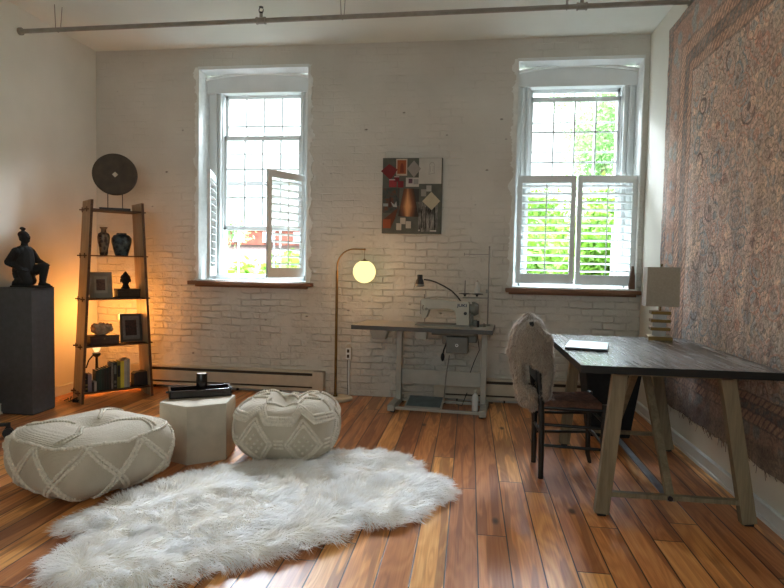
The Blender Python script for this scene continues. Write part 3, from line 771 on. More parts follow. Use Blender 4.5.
# ------------------------------------------------------------------ fur generator
def strands(name, pts, nrm, flow, length, width, mat, parent=None, seed=1, lift=.5, curl=.35, seg=4, clump=14.0):
    rg = np.random.default_rng(seed); N = len(pts)
    pts = np.asarray(pts, float); nrm = np.asarray(nrm, float); flow = np.asarray(flow, float)
    # coherent wander so neighbouring fibres gather in locks
    j = np.array([[noise.noise(Vector(p)*clump), noise.noise(Vector(p)*clump+Vector((7, 3, 1))), noise.noise(Vector(p)*clump+Vector((1, 9, 5)))] for p in pts])
    d = flow*(1-lift) + nrm*lift + j*curl*1.6 + rg.normal(0, .13, (N, 3))
    d /= np.linalg.norm(d, axis=1)[:, None]+1e-9
    L = np.asarray(length)*rg.uniform(.65, 1.15, N)
    side = np.cross(d, rg.normal(0, 1, (N, 3))); side /= np.linalg.norm(side, axis=1)[:, None]+1e-9
    wv = np.cross(d, side)
    W = np.asarray(width)*rg.uniform(.7, 1.3, N)
    ph = rg.uniform(0, 6.28, N); am = rg.uniform(.02, .09, N)
    V = np.zeros((N, 2*seg+1, 3)); UV = np.zeros((N, 2*seg+1))
    bend = flow*.5 - nrm*.35
    for k in range(seg+1):
        s_ = k/seg
        c = pts + d*(L*s_)[:, None] + bend*(L*s_*s_*.45)[:, None] + wv*(L*am*np.sin(ph+s_*7))[:, None]
        w = W*(1-s_)**.6*.5
        if k < seg:
            V[:, 2*k] = c - side*w[:, None]; V[:, 2*k+1] = c + side*w[:, None]; UV[:, 2*k] = UV[:, 2*k+1] = s_
        else: V[:, 2*seg] = c; UV[:, 2*seg] = 1
    V[:, :, 2] = np.maximum(V[:, :, 2], .004)
    nv = 2*seg+1
    base = (np.arange(N)*nv)[:, None]
    quads = np.array([[2*k, 2*k+1, 2*k+3, 2*k+2] for k in range(seg-1)])
    tri = np.array([2*seg-2, 2*seg-1, 2*seg])
    per = np.concatenate([quads.ravel(), tri]); loops = (base+per[None, :]).ravel()
    tot = np.array([4]*(seg-1)+[3]); totals = np.tile(tot, N); starts = np.concatenate([[0], np.cumsum(totals)[:-1]])
    me = bpy.data.meshes.new(name)
    me.vertices.add(N*nv); me.vertices.foreach_set('co', V.reshape(-1))
    me.loops.add(len(loops)); me.loops.foreach_set('vertex_index', loops.astype(np.int32))
    me.polygons.add(len(totals)); me.polygons.foreach_set('loop_start', starts.astype(np.int32)); me.polygons.foreach_set('loop_total', totals.astype(np.int32))
    uvl = me.uv_layers.new(name='UVMap')
    u = UV.reshape(-1)[loops]; uvd = np.zeros((len(loops), 2)); uvd[:, 1] = u; uvl.data.foreach_set('uv', uvd.reshape(-1))
    me.update(calc_edges=True); me.validate()
    me.polygons.foreach_set('use_smooth', np.ones(len(totals), bool))
    me.materials.append(mat)
    o = bpy.data.objects.new(name, me); C.objects.link(o)
    if parent is not None: o.parent = parent
    return o

def in_poly(x, y, P):
    c = False; n = len(P); j = n-1
    for i in range(n):
        if (P[i][1] > y) != (P[j][1] > y) and x < (P[j][0]-P[i][0])*(y-P[i][1])/(P[j][1]-P[i][1])+P[i][0]: c = not c
        j = i
    return c
def edge_info(x, y, P):
    best = 9; nd = (0, 0); n = len(P)
    for i in range(n):
        ax, ay = P[i]; bx, by = P[(i+1) % n]; dx, dy = bx-ax, by-ay
        t_ = max(0, min(1, ((x-ax)*dx+(y-ay)*dy)/(dx*dx+dy*dy+1e-12))); qx, qy = ax+t_*dx, ay+t_*dy
        d = math.hypot(x-qx, y-qy)
        if d < best: best = d; nd = ((qx-x)/(d+1e-6), (qy-y)/(d+1e-6))
    return best, nd

RUG = RUGPTS = [(-1.70, 2.13), (-1.545, 2.12), (-1.60, 2.0), (-1.46, 1.78), (-1.22, 1.70), (-1.02, 1.80), (-.88, 1.97), (-.70, 2.10), (-.56, 2.22), (-.47, 2.30), (-.42, 2.42), (-.27, 2.44), (-.16, 2.58), (-.13, 2.68), (-.06, 2.76), (-.02, 2.90),
                (-.06, 3.05), (-.20, 3.15), (-.23, 3.32), (-.34, 3.43), (-.5, 3.49), (-.72, 3.46), (-.86, 3.32), (-1.06, 3.20), (-1.2, 3.12), (-1.32, 3.05), (-1.45, 2.94), (-1.56, 2.72), (-1.66, 2.50), (-1.73, 2.30)]
def sheepskin():
    root = thing('sheepskin_rug', 'large double sheepskin rug of long white wool lying on the floorboards', 'rug', (0, 0, 0))
    xs = [p[0] for p in RUG]; ys = [p[1] for p in RUG]
    shr = .045
    rr = random.Random(5); pts = []; nr = []; fl = []; ln = []; wd = []
    def height(x, y, d):
        h = .018+.030*min(1, d/.10)**.7
        h += .016*noise.noise(Vector((x*4.5, y*4.5, 2)))*min(1, d/.08) + .012*noise.noise(Vector((x*11, y*11, 5)))*min(1, d/.08)
        # shallow valley where the two hides meet, running lengthways
        s_ = (x+.85)*(-.76)+(y-2.66)*.65
        h -= .016*math.exp(-(s_/.05)**2)*min(1, d/.08)
        return h
    n = 0
    while n < 74000:
        x = rr.uniform(min(xs), max(xs)); y = rr.uniform(min(ys), max(ys))
        if not in_poly(x, y, RUG): continue
        d, nd = edge_info(x, y, RUG)
        if d < shr*.7: continue
        e = max(0, 1-d/.16)
        a = noise.noise(Vector((x*2.3, y*2.3, 0)))*3.2+.4
        fx, fy = math.cos(a)*.6+(x+.85)*.35, math.sin(a)*.6+(y-2.66)*.35
        fx = fx*(1-e)+nd[0]*e*1.6; fy = fy*(1-e)+nd[1]*e*1.6
        l_ = math.hypot(fx, fy)+1e-6
        pts.append((x, y, height(x, y, d-shr*.7))); nr.append((0, 0, 1)); fl.append((fx/l_, fy/l_, -.15*e))
        ln.append((.052+.014*noise.noise(Vector((x*6, y*6, 4))))*(1-.1*e)); wd.append(.0029)
        n += 1
    o = strands('wool', pts, nr, fl, ln, wd, M['fur'], root, 3, .30, .42, 4, 17.0); o['kind'] = 'stuff'
    # hide beneath
    g = .03; m = MB(); grid = {}
    nx = int((max(xs)-min(xs))/g)+1; ny = int((max(ys)-min(ys))/g)+1
    for i in range(nx):
        for j in range(ny):
            x = min(xs)+i*g; y = min(ys)+j*g
            if in_poly(x, y, RUG):
                d, _ = edge_info(x, y, RUG)
                if d > shr*.7: grid[i, j] = m.b.verts.new((x, y, height(x, y, d-shr*.7)+.002))
    for (i, j) in list(grid):
        q = [(i, j), (i+1, j), (i+1, j+1), (i, j+1)]
        if all(k in grid for k in q): m.b.faces.new([grid[k] for k in q])
    m.build('hide', M['fur_base'], root, smooth=True)
sheepskin()

# ------------------------------------------------------------------ poufs
def pouf_mesh(hx, hy, H, ex, dimple, sag):
    bm = bmesh.new(); bmesh.ops.create_cube(bm, size=2); bmesh.ops.subdivide_edges(bm, edges=bm.edges[:], cuts=23, use_grid_fill=True)
    for v in bm.verts:
        x, y, z = v.co
        k = (abs(x)**ex+abs(y)**ex+abs(z)**ex)**(1/ex)
        x, y, z = x/k, y/k, z/k
        bul = 1+.03*math.cos(z*PI/2)
        X, Y, Z = x*hx*bul, y*hy*bul, (z*.5+.5)*H
        if z < 0: X *= 1-.10*(z*z); Y *= 1-.10*(z*z)
        if z > 0:
            r = math.hypot(x/dimple[2], y/dimple[3]); Z -= dimple[0]*math.exp(-r*r*2.2)*z
            Z -= sag*(abs(x)**3 if dimple[1] else 0)*z
        w = noise.noise(Vector((X*4, Y*4, Z*4+3)))*.012
        v.co = Vector((X*(1+w), Y*(1+w), max(0.0, Z+w*.5*(Z > .02))))
    return bm
def pouf(label, loc, rotz, hx, hy, H, ex, dimple, sag, ropes):
    root = thing('knitted_pouf', label, 'pouf', loc, rotz)
    bm = pouf_mesh(hx, hy, H, ex, dimple, sag)
    bvh = BVHTree.FromBMesh(bm)
    mb = MB(); mb.b.free(); mb.b = bm
    mb.build('cover', M['pouf_knit'], root, smooth=True, ang=180)
    c = Vector((0, 0, H*.45))
    def hit(th, ph):
        d = Vector((math.cos(th)*math.cos(ph)*hx, math.sin(th)*math.cos(ph)*hy, math.sin(ph)*H*.55)).normalized()
        # wide shapes need the direction in real proportions
        l_, n_, i_, _ = bvh.ray_cast(c+d*3, -d)
        return (l_, n_) if l_ is not None else (c+d*.1, d)
    m = MB()
    for r_ in ropes(hit, m): pass
    m.build('corded_pattern', M['cord'], root, smooth=True, ang=180)
    return root
def rope(m, hit, path, r=.006, knots=0, step=.014, out=.55):
    r *= 1.5
    P = []
    for (a, b_), (a2, b2) in zip(path, path[1:]):
        n = 10
        for k in range(n): P.append(hit(a+(a2-a)*k/n, b_+(b2-b_)*k/n))
    P.append(hit(*path[-1]))
    pts = [l+n*r*out for l, n in P]
    m.tube(pts, r, 6)
    if knots:
        acc = 0
        for p, q in zip(pts, pts[1:]):
            seg = (q-p).length; tt = 0
            while acc+seg-tt > step:
                tt += step-acc; acc = 0
                if tt > seg: break
                m.ball(p.lerp(q, tt/seg)+Vector((rnd.uniform(-1, 1), rnd.uniform(-1, 1), rnd.uniform(-1, 1)))*r*.35*(knots > 1), r*1.5, sub=1)
            acc += seg-tt
            acc = acc % step
def ropes_a(hit, m):
    # crossing double lattice with tufted knots
    for off in (0, .07):
        for k in range(8):
            a = k*PI/4+off+.15
            rope(m, hit, [(a, -.95), (a+.40, -.1), (a+.78, .62)], .0042, 2)
            rope(m, hit, [(a+.78, -.95), (a+.40, -.1), (a, .62)], .0042, 2)
    for ph in (.64,):
        rope(m, hit, [(2*PI*i/32, ph+.03*math.sin(i*1.1)) for i in range(33)], .0042, 2)
    for k in range(4):
        a = k*PI/2+.5
        rope(m, hit, [(a, .70), (a+.25, .92), (a+.1, 1.28)], .0036, 1)
        rope(m, hit, [(a+.12, .70), (a+.33, .92), (a+.16, 1.28)], .0036, 1)
    yield 1
def ropes_b(hit, m):
    # bobble diamonds, bars between them, zigzag ridge round the top edge
    N = 7; D = 2*PI/N; a0 = -PI/2-.5*D+.04
    for k in range(N):
        a = a0+k*D
        for s_ in (1, .80):
            w, hu, hd = .36*D*s_, .62*s_, .62*s_
            cph = -.10
            rope(m, hit, [(a, cph+hu), (a+w, cph), (a, cph-hd), (a-w, cph), (a, cph+hu)], .0042, 1, .012)
        # bobbles inside
        for i in range(-4, 5):
            for j in range(-5, 6):
                u, v = i/4.6, j/5.6
                if abs(u)+abs(v) < .72 and (i+j) % 2 == 0:
                    l_, n_ = hit(a+u*.36*D, -.10+v*.62); m.ball(l_+n_*.003, .0098, sub=1)
        for dz in (-.10, .0, -.2):
            rope(m, hit, [(a+.40*D, dz), (a+.60*D, dz)], .0036, 1, .012)
        for o_ in (0, .07, .14):
            rope(m, hit, [(a-.5*D, .42+o_), (a-.22*D, .42+o_), (a, .70+o_), (a+.22*D, .42+o_), (a+.5*D, .42+o_)], .0058, 1, .012)
        rope(m, hit, [(a-.5*D, 1.15), (a, .92), (a+.5*D, 1.15)], .005, 1, .013)
        rope(m, hit, [(a-.5*D, -.72), (a, -.9), (a+.5*D, -.72)], .004, 1, .013)
    yield 1
pouf('wide ivory knitted pouf with crossed tufted cords, left of the concrete stool', (-1.915, 2.765, 0), R(-24), .325, .325, .325, 3.9, (.055, 0, .38, .38), 0, ropes_a)
pouf('ivory pouf with bobbled diamond knit, right of the concrete stool', (-1.053, 3.36, 0), R(3), .288, .255, .37, 3.3, (.085, 0, .36, .9), 0, ropes_b)

# ------------------------------------------------------------------ concrete stool, tray, candle
t = thing('concrete_stool', 'pale hexagonal concrete stool carrying a dark tray, between the two poufs', 'stool', (-1.59, 3.30, 0), R(-21))
m = MB(); Rr = .222
def hexa(r, z): return [m.b.verts.new((r*math.cos(R(60*k)), r*math.sin(R(60*k)), z)) for k in range(6)]
rings = [hexa(Rr*.985, 0), hexa(Rr, .008), hexa(Rr, .325), hexa(Rr*.985, .333)]
for A, B in zip(rings, rings[1:]):
    for k in range(6): m.b.faces.new((A[k], A[(k+1) % 6], B[(k+1) % 6], B[k]))
m.b.faces.new(rings[0][::-1]); m.b.faces.new(rings[-1])
m.build('block', M['cement'], t)
TR = math.atan2(3.427-3.239, 1.721-1.446)
t = thing('lacquer_tray', 'long dark lacquered open box tray lying on the concrete stool', 'tray', (-1.622, 3.38, .334), R(31))
L_, W_, Hh = .36, .14, .045
MB().box((0, 0, .004), (L_, W_, .008)).build('bottom', M['tray'], t)
for s_ in (-1, 1):
    MB().box((0, s_*(W_/2-.005), .025), (L_, .010, Hh), bevel=.002).build('side', M['tray'], t)
    e = MB().box((s_*(L_/2-.006), 0, .027), (.012, W_, Hh+.004), bevel=.002).build('end', M['tray'], t)
    MB().tube([(s_*(L_/2+.001), -.018, .03), (s_*(L_/2+.012), -.012, .03), (s_*(L_/2+.012), .012, .03), (s_*(L_/2+.001), .018, .03)], .004, 8).build('handle', M['tray'], e, smooth=True)
t = thing('pillar_candle', 'short dark cylinder candle cup with pale top standing in the tray', 'candle', (-1.615, 3.39, .3425))
MB().lathe([(0, 0), (.031, 0), (.033, .004), (.033, .122), (.031, .126), (.028, .126), (.028, .121), (0, .121)], seg=28).build('cup', M['tray'], t, smooth=True)
MB().lathe([(0, .1245), (.0275, .1245), (.0275, .117), (0, .117)], seg=28).build('wax', M['cream_base'], t, smooth=True)

# ------------------------------------------------------------------ pedestal and kneeling figure
t = thing('pedestal', 'dark grey square pedestal at the left wall carrying the kneeling statue', 'pedestal', (-3.29, 3.995, 0))
MB().box((0, 0, .466), (.27, .236, .92), bevel=.003).build('column', M['pedestal'], t)
MB().box((0, 0, .932), (.272, .238, .012), bevel=.002).build('top_slab', M['pedestal'], t)
MB().box((0, 0, .006), (.262, .228, .012)).build('plinth', M['black'], t)

def voxel(o, size, smooth=2):
    r = o.modifiers.new('remesh', 'REMESH'); r.mode = 'VOXEL'; r.voxel_size = size; r.use_smooth_shade = True
    if smooth:
        s = o.modifiers.new('smooth', 'SMOOTH'); s.iterations = smooth; s.factor = .5
t = thing('kneeling_statue', 'black kneeling warrior statue with topknot, hand on raised knee, on pedestal', 'statue', (-3.245, 3.99, .938))
m = MB()
cap = m.capsule
yo = .0
# torso
cap((-.062, 0, .12), (-.060, 0, .20), .078, .074); cap((-.060, 0, .20), (-.058, 0, .255), .074, .062)
cap((-.055, -.045, .272), (-.055, .045, .272), .034, .034); cap((-.055, 0, .28), (-.055, 0, .325), .030, .024)
# robe skirt
m.ball((-.06, 0, .10), .075, (1.1, 1.0, .9)); m.ball((-.05, 0, .05), .075, (1.0, 1.05, .65))
# head: skull, jaw, nose, brows, ears, hair, bun
m.ball((-.056, 0, .372), .040, (1.0, .86, 1.08)); m.ball((-.045, 0, .352), .030, (1, .9, 1)); m.ball((-.014, 0, .362), .007, (1.2, .8, 1.3)); m.ball((-.022, 0, .346), .010, (1, 1.3, .6))
m.ball((-.020, -.012, .374), .006); m.ball((-.020, .012, .374), .006)
for s_ in (-1, 1): m.ball((-.056, s_*.036, .366), .010, (.8, .5, 1.4))
m.ball((-.066, 0, .392), .036, (1, 1, .8)); m.capsule((-.068, .004, .41), (-.072, .006, .432), .012, .012, 3); m.ball((-.078, .006, .438), .015, (1.3, 1, .8)); m.ball((-.058, .006, .434), .009)
# near arm (toward camera, -y): elbow back, forearm to lap
cap((-.065, -.070, .262), (-.118, -.080, .185), .034, .030); cap((-.118, -.080, .185), (-.03, -.068, .135), .030, .018)
# far arm to the raised knee
cap((-.05, .06, .265), (-.005, .07, .20), .030, .024); cap((-.005, .07, .20), (.06, .055, .178), .023, .016)
# hands with fingers
for (hx_, hy_, hz_, dx) in ((-.018, -.06, .130, 1), (.072, .052, .176, 1)):
    m.ball((hx_, hy_, hz_), .015, (1.2, 1.1, .7))
    for q, l_ in zip((-.012, -.004, .004, .012), (.020, .025, .024, .018)):
        m.capsule((hx_+.012, hy_+q, hz_), (hx_+.012+l_*.8, hy_+q*1.2, hz_-.010), .0042, .0036, 4)
    m.capsule((hx_, hy_-.013, hz_), (hx_+.014, hy_-.022, hz_-.003), .0045, .004, 4)
# raised leg (far side): thigh forward, shin down, foot
cap((-.03, .04, .12), (.07, .045, .152), .045, .035); cap((.07, .045, .152), (.055, .045, .04), .034, .024)
cap((.045, .045, .022), (.105, .045, .014), .022, .014); 
# kneeling leg (near side): knee down, shin back, toes tucked
cap((-.03, -.04, .11), (.005, -.045, .045), .045, .034); cap((.005, -.045, .036), (-.09, -.045, .034), .032, .022); cap((-.10, -.045, .035), (-.112, -.045, .012), .018, .013)
# armour plates rim
for i in range(12):
    a = 2*PI*i/12; m.ball((-.058+.062*math.cos(a), .056*math.sin(a), .165), .011, (1, 1, .7), 1)
m.box((0, 0, .006), (.235, .15, .012), bevel=.002)
o = m.build('body', M['statue'], t, smooth=True); voxel(o, .0028, 2)

# ------------------------------------------------------------------ caster chair at left edge
t = thing('office_chair', 'black wheeled office chair at far left edge, only one caster in view', 'chair', (-3.135, 3.20, 0))
a0 = math.atan2(.17, .20)
m = MB(); m.cyl((0, 0, .06), (0, 0, .36), .022, seg=16); m.cyl((0, 0, .05), (0, 0, .11), .035, seg=20); m.build('gas_column', M['black'], t, smooth=True)
for k in range(5):
    a = a0+2*PI*k/5-.12
    e = Vector((math.cos(a)*.235, math.sin(a)*.235, .085)) if k else Vector((.222, .165, .085))
    leg = MB().bar((0, 0, .10), e, .03, .02, bevel=.005).cyl(e+Vector((0, 0, -.02)), e+Vector((0, 0, .012)), .014, seg=12).build('star_leg', M['black'], t)
    cs = MB()
    for s_ in (-1, 1):
        n_ = Vector((-math.sin(a), math.cos(a), 0)); cc = Vector((e.x, e.y, .033))
        cs.cyl(cc+n_*s_*.006, cc+n_*s_*.024, .030, seg=20)
    cs.box((e.x, e.y, .052), (.028, .028, .03), bevel=.006)
    cs.build('caster', M['black'], leg, smooth=True)
m = MB(); m.lathe([(0, .36), (.15, .36), (.17, .375), (.175, .40), (.16, .42), (0, .425)], seg=28); m.build('seat', M['black'], t, smooth=True)

# ------------------------------------------------------------------ ladder shelf
SO = Vector((-3.03, 4.244, 0)); SA = R(48.5)
# local frame: x along the front (left to right), y into the corner, z up
t = thing('ladder_shelf', 'tall tapering plywood ladder shelf standing in the left corner', 'shelf', SO, SA)
SHZ = [.087, .457, .838, 1.19, 1.56]; SD = .27
def lean(z): return .079*z/1.63   # inward lean of each side
for nm, sgn, xb in (('left', 1, 0), ('right', -1, .56)):
    m = MB(); th = .018
    d0, d1 = SD, SD-.02
    a = [(xb, 0, 0), (xb+sgn*th, 0, 0), (xb+sgn*th, d0, 0), (xb, d0, 0)]
    xt = xb+sgn*lean(1.63)
    c = [(xt, 0.0, 1.63), (xt+sgn*th, 0.0, 1.63), (xt+sgn*th, d1, 1.63), (xt, d1, 1.63)]
    A = [m.b.verts.new(p) for p in a]; B = [m.b.verts.new(p) for p in c]
    m.b.faces.new(A[::-1]); m.b.faces.new(B)
    for i in range(4): m.b.faces.new((A[i], A[(i+1) % 4], B[(i+1) % 4], B[i]))
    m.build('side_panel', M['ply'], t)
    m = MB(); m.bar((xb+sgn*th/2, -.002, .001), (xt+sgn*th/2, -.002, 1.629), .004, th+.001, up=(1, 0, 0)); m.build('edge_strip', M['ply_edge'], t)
for z in SHZ:
    l_, r_ = lean(z), 0.56-lean(z)
    m = MB(); m.box(((l_+r_)/2, SD/2, z-.0045), (r_-l_-.01, SD-.01, .009)); m.box(((l_+r_)/2, .06, z-.0045), (r_-l_+.062, .035, .009)); m.box(((l_+r_)/2, 0.20, z-.0045), (r_-l_+.062, .035, .009))
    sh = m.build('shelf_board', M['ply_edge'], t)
    for xx in (l_-.013, r_+.013):
        for yy in (.06, .20): MB().box((xx, yy, z-.0045), (.007, .008, .040)).build('wedge', M['ply_edge'], sh)
SM = Matrix.Translation(SO) @ Matrix.Rotation(SA, 4, 'Z')
def sh(x, y, z): return SM @ Vector((x*1.037+.012, y+.015, z))

# disc on a stand
t = thing('bronze_disc', 'large dark round disc with a square hole on a metal stand atop shelf', 'ornament', sh(.275, .12, 1.561), SA-R(18))
seg = 56; rO, rI = .172, .021; m = MB(); cz = .30
V = m.b.verts; F_ = []
for y, in ((-.008,), (.008,)):
    O_ = [V.new((rO*math.cos(2*PI*k/seg), y*(.4), cz+rO*math.sin(2*PI*k/seg))) for k in range(seg)]
    Mi = [V.new((rO*.93*math.cos(2*PI*k/seg), y, cz+rO*.93*math.sin(2*PI*k/seg))) for k in range(seg)]
    I_ = []
    for k in range(seg):
        a = 2*PI*k/seg; qa = (a % (PI/2))-PI/4; rr_ = rI/ max(.2, (abs(math.cos(a))+abs(math.sin(a))))*1.15
        I_.append(V.new((rr_*math.cos(a), y, cz+rr_*math.sin(a))))
    F_.append((O_, Mi, I_))
for (O_, Mi, I_) in F_:
    for k in range(seg):
        k2 = (k+1) % seg
        m.b.faces.new((O_[k], O_[k2], Mi[k2], Mi[k])); m.b.faces.new((Mi[k], Mi[k2], I_[k2], I_[k]))
for k in range(seg):
    k2 = (k+1) % seg
    m.b.faces.new((F_[0][0][k], F_[0][0][k2], F_[1][0][k2], F_[1][0][k])); m.b.faces.new((F_[0][2][k], F_[0][2][k2], F_[1][2][k2], F_[1][2][k]))
m.build('disc', M['bronze_dark'], t)
MB().box((0, 0, .012), (.235, .07, .022), bevel=.003).build('stand_base', M['black_wood'], t)
for s_ in (-1, 1): MB().cyl((s_*.055, 0, .02), (s_*.055, 0, .145), .0035, seg=8).tube([(s_*.055, -.012, .145), (s_*.055, 0, .135), (s_*.055, .012, .145)], .003, 6).build('prong', M['black'], t)

def vase(name, label, prof, x, mat, bandmat=None):
    t = thing(name, label, 'vase', sh(x, .12, 1.191))
    MB().lathe(prof, seg=36).build('body', mat, t, smooth=True)
    return t
def mat_glaze(name, a, b_, c):
    q = NT(name); v = q.coord(); n = q.vor(q.mp(v, (1, 1, 1)), 34); n2 = q.noise(v, 26, 4, .6, 1.5)
    f = q.ma('ADD', q.ma('MULTIPLY', n, .5), q.ma('MULTIPLY', n2, .6))
    q.bsdf(q.ramp(f, [(.30, lin(a)), (.5, lin(b_)), (.62, lin(c))]), .3); return q.m
vase('slender_vase', 'slender dark brown patterned vase with flared neck on the second shelf', [(0, 0), (.028, 0), (.031, .01), (.034, .05), (.046, .12), (.048, .15), (.040, .178), (.021, .19), (.019, .21), (.030, .226), (.031, .231), (.024, .229), (.015, .212), (.017, .19), (0, .18)], .188, mat_glaze('brown figured glaze', '#2a1a12', '#4d3526', '#7a6248'))
vase('ginger_jar', 'squat dark blue patterned ginger jar beside the slender vase on second shelf', [(0, 0), (.050, 0), (.052, .008), (.066, .06), (.078, .115), (.077, .145), (.062, .168), (.040, .176), (.038, .188), (.033, .188), (.033, .176), (0, .17)], .322, mat_glaze('dark blue figured glaze', '#12181f', '#242f38', '#4b5657'))

def frame(label, x, w, h, z, outer, inner, pic, fw, rot=0, y=.12):
    t = thing('picture_frame', label, 'picture frame', sh(x, y, z), SA+rot)
    tilt = R(-9); rt = Matrix.Rotation(tilt, 3, 'X')
    def part(name, w_, h_, d_, off, mt, par=None, hole=None):
        m = MB()
        if hole:
            hw, hh = hole
            m.box((-(w_+hw)/4, off, h/2), ((w_-hw)/2, d_, h_)); m.box(((w_+hw)/4, off, h/2), ((w_-hw)/2, d_, h_))
            m.box((0, off, h/2+(h_+hh)/4), (hw, d_, (h_-hh)/2)); m.box((0, off, h/2-(h_+hh)/4), (hw, d_, (h_-hh)/2))
        else: m.box((0, off, h/2), (w_, d_, h_))
        for v in m.b.verts: v.co = rt @ v.co
        mz = 0
        o = m.build(name, mt, par or t); o.location.z = .003 if par is None else 0; return o
    f = part('frame_moulding', w, h, .018, 0, outer, hole=(w-2*fw, h-2*fw))
    part('mount', w-2*fw, h-2*fw, .004, .002, inner); part('picture', (w-2*fw)*.66, (h-2*fw)*.66, .003, -.002, pic)
    MB().bar((0, .035+.0*h, h*.55), (0, .045+.28*h*.5, .004), .03, .004, up=(1, 0, 0)).build('easel_back', M['black'], t)
    return t
def mat_pic(name, a, b_): 
    q = NT(name); v = q.coord(); n = q.noise(v, 40, 4, .6, 1); q.bsdf(q.ramp(n, [(.4, lin(a)), (.62, lin(b_))]), .5); return q.m
frame('wide pale picture frame with a brown print, on the middle shelf left of the bust', .168, .175, .212, .838, colmat('pale greyed wood', '#8f8676'), colmat('cream mount', '#a89d88'), mat_pic('brown print', '#4a2d22', '#6f4b3a'), .036)
frame('silver grey picture frame with dark print, on fourth shelf beside the wooden box', .398, .178, .238, .457, colmat('tarnished silver', '#55534f', .35, metal=.6), colmat('grey ornament', '#7d7b78', .4, metal=.3, scale=60), mat_pic('dark portrait print', '#1c1411', '#4a2f26'), .02)

t = thing('buddha_bust', 'small dark head bust with topknot standing on a box, middle shelf', 'bust', sh(.352, .12, .913))
m = MB(); m.capsule((0, 0, .012), (0, 0, .04), .030, .020, 5); m.ball((0, 0, .006), .034, (1.15, .9, .35)); m.ball((0, 0, .078), .040, (.92, 1, 1.12)); m.ball((0, 0, .062), .033, (.9, 1, 1)); m.ball((0, .006, .118), .022, (1, 1, .9)); m.ball((0, .006, .136), .011)
m.ball((0, -.040, .074), .006, (.8, 1.2, 1.6))
for s_ in (-1, 1): m.ball((s_*.038, 0, .068), .009, (.5, .8, 2.0)); m.ball((s_*.014, -.034, .083), .005, (1.4, .8, .6))
m.ball((0, -.036, .058), .007, (1.5, .8, .5))
for k in range(60):
    a = k*2.4; z = .2+.8*k/60; r = math.sqrt(max(0, 1-z*z)); m.ball((.038*r*math.cos(a), .012+.036*r*math.sin(a), .083+.04*z), .005, sub=1)
o = m.build('head', M['statue'], t, smooth=True); voxel(o, .0022, 1)
o.rotation_euler = (0, 0, SA-R(10))
t = thing('keepsake_box', 'dark rectangular box under the small bust on the middle shelf', 'box', sh(.365, .12, .838), SA)
MB().box((0, 0, .03), (.178, .11, .054), bevel=.003).build('body', M['bronze_dark'], t); MB().box((0, 0, .066), (.182, .114, .017), bevel=.003).build('lid', M['bronze_dark'], t)
t = thing('wooden_box', 'dark brown wooden box holding a pale shell on the fourth shelf', 'box', sh(.178, .12, .457), SA)
wm = wood('dark box wood', '#4a3324', '#2e1e14', .6)
MB().box((0, 0, .028), (.222, .125, .056), bevel=.002).build('body', wm, t); MB().box((0, 0, .066), (.226, .129, .018), bevel=.003).build('lid', wm, t)
MB().cyl((0, -.062, .05), (0, -.07, .05), .006, seg=10).build('knob', M['brass'], t, smooth=True)
t = thing('conch_shell', 'large rough pale shell resting on top of the dark wooden box', 'shell', sh(.168, .12, .532), SA)
m = MB(); 
bmesh.ops.create_icosphere(m.b, subdivisions=5, radius=1)
for v in m.b.verts:
    p = v.co.copy(); r = 1+.16*noise.noise(p*3)+.08*noise.noise(p*8) + .10*math.sin(p.x*9+p.z*2)
    tp = 1-.25*p.x*.6
    v.co = Vector((p.x*.082*r, p.y*.05*r*tp, .05+p.z*.049*r*tp)); v.co.z = max(v.co.z, .001)
m.build('shell_body', simple('chalky shell', '#a8977d', .8, var=.25, scale=22, bump=.6, bd=.006), t, smooth=True, ang=180)
m = MB()
for k in range(6): m.ball((-.07+.028*k, -.01, .094-abs(k-2.5)*.006), .012, (.8, .8, 1.1), 2)
m.build('spines', simple('worn shell tips', '#8a6a4c', .8, var=.25), t, smooth=True)

# books, spines toward the room, standing on the bottom shelf
bz = .0875
books = [(.022, .075, .100, '#16110f', 'thin black paperback with pale spine bands at the far left'),
         (.030, .100, .140, '#8b7d86', 'pale lilac grey paperback, second from the left'),
         (.014, .100, .075, '#2a2024', 'tiny dark book in front of the lilac one'),
         (.018, .100, .080, '#a39a90', 'tiny cream book between lilac and dark green books'),
         (.024, .105, .165, '#122621', 'black green hardback, first of the dark green set'),
         (.020, .105, .170, '#123129', 'dark teal green hardback in the dark set'),
         (.020, .105, .174, '#18241c', 'dark moss hardback in the dark set'),
         (.020, .105, .178, '#1d1a14', 'brown black hardback in the dark set'),
         (.020, .105, .182, '#161b17', 'green black hardback near the right of the dark set'),
         (.020, .105, .186, '#241612', 'dark maroon hardback ending the dark set'),
         (.014, .125, .212, '#8a8378', 'narrow pale grey book after the dark set'),
         (.032, .125, .216, '#14120f', 'thick black book with pale spine blocks'),
         (.028, .125, .218, '#6c6420', 'olive yellow book with black spine panel'),
         (.030, .125, .224, '#c9b93a', 'bright yellow green book'),
         (.026, .130, .232, '#a8a295', 'tall pale grey book beside the yellow green one'),
         (.022, .130, .238, '#8f8d88', 'tallest grey book at the right end of the row')]
x = .028
page = colmat('book pages', '#b9ab90', .9, bump=.1)
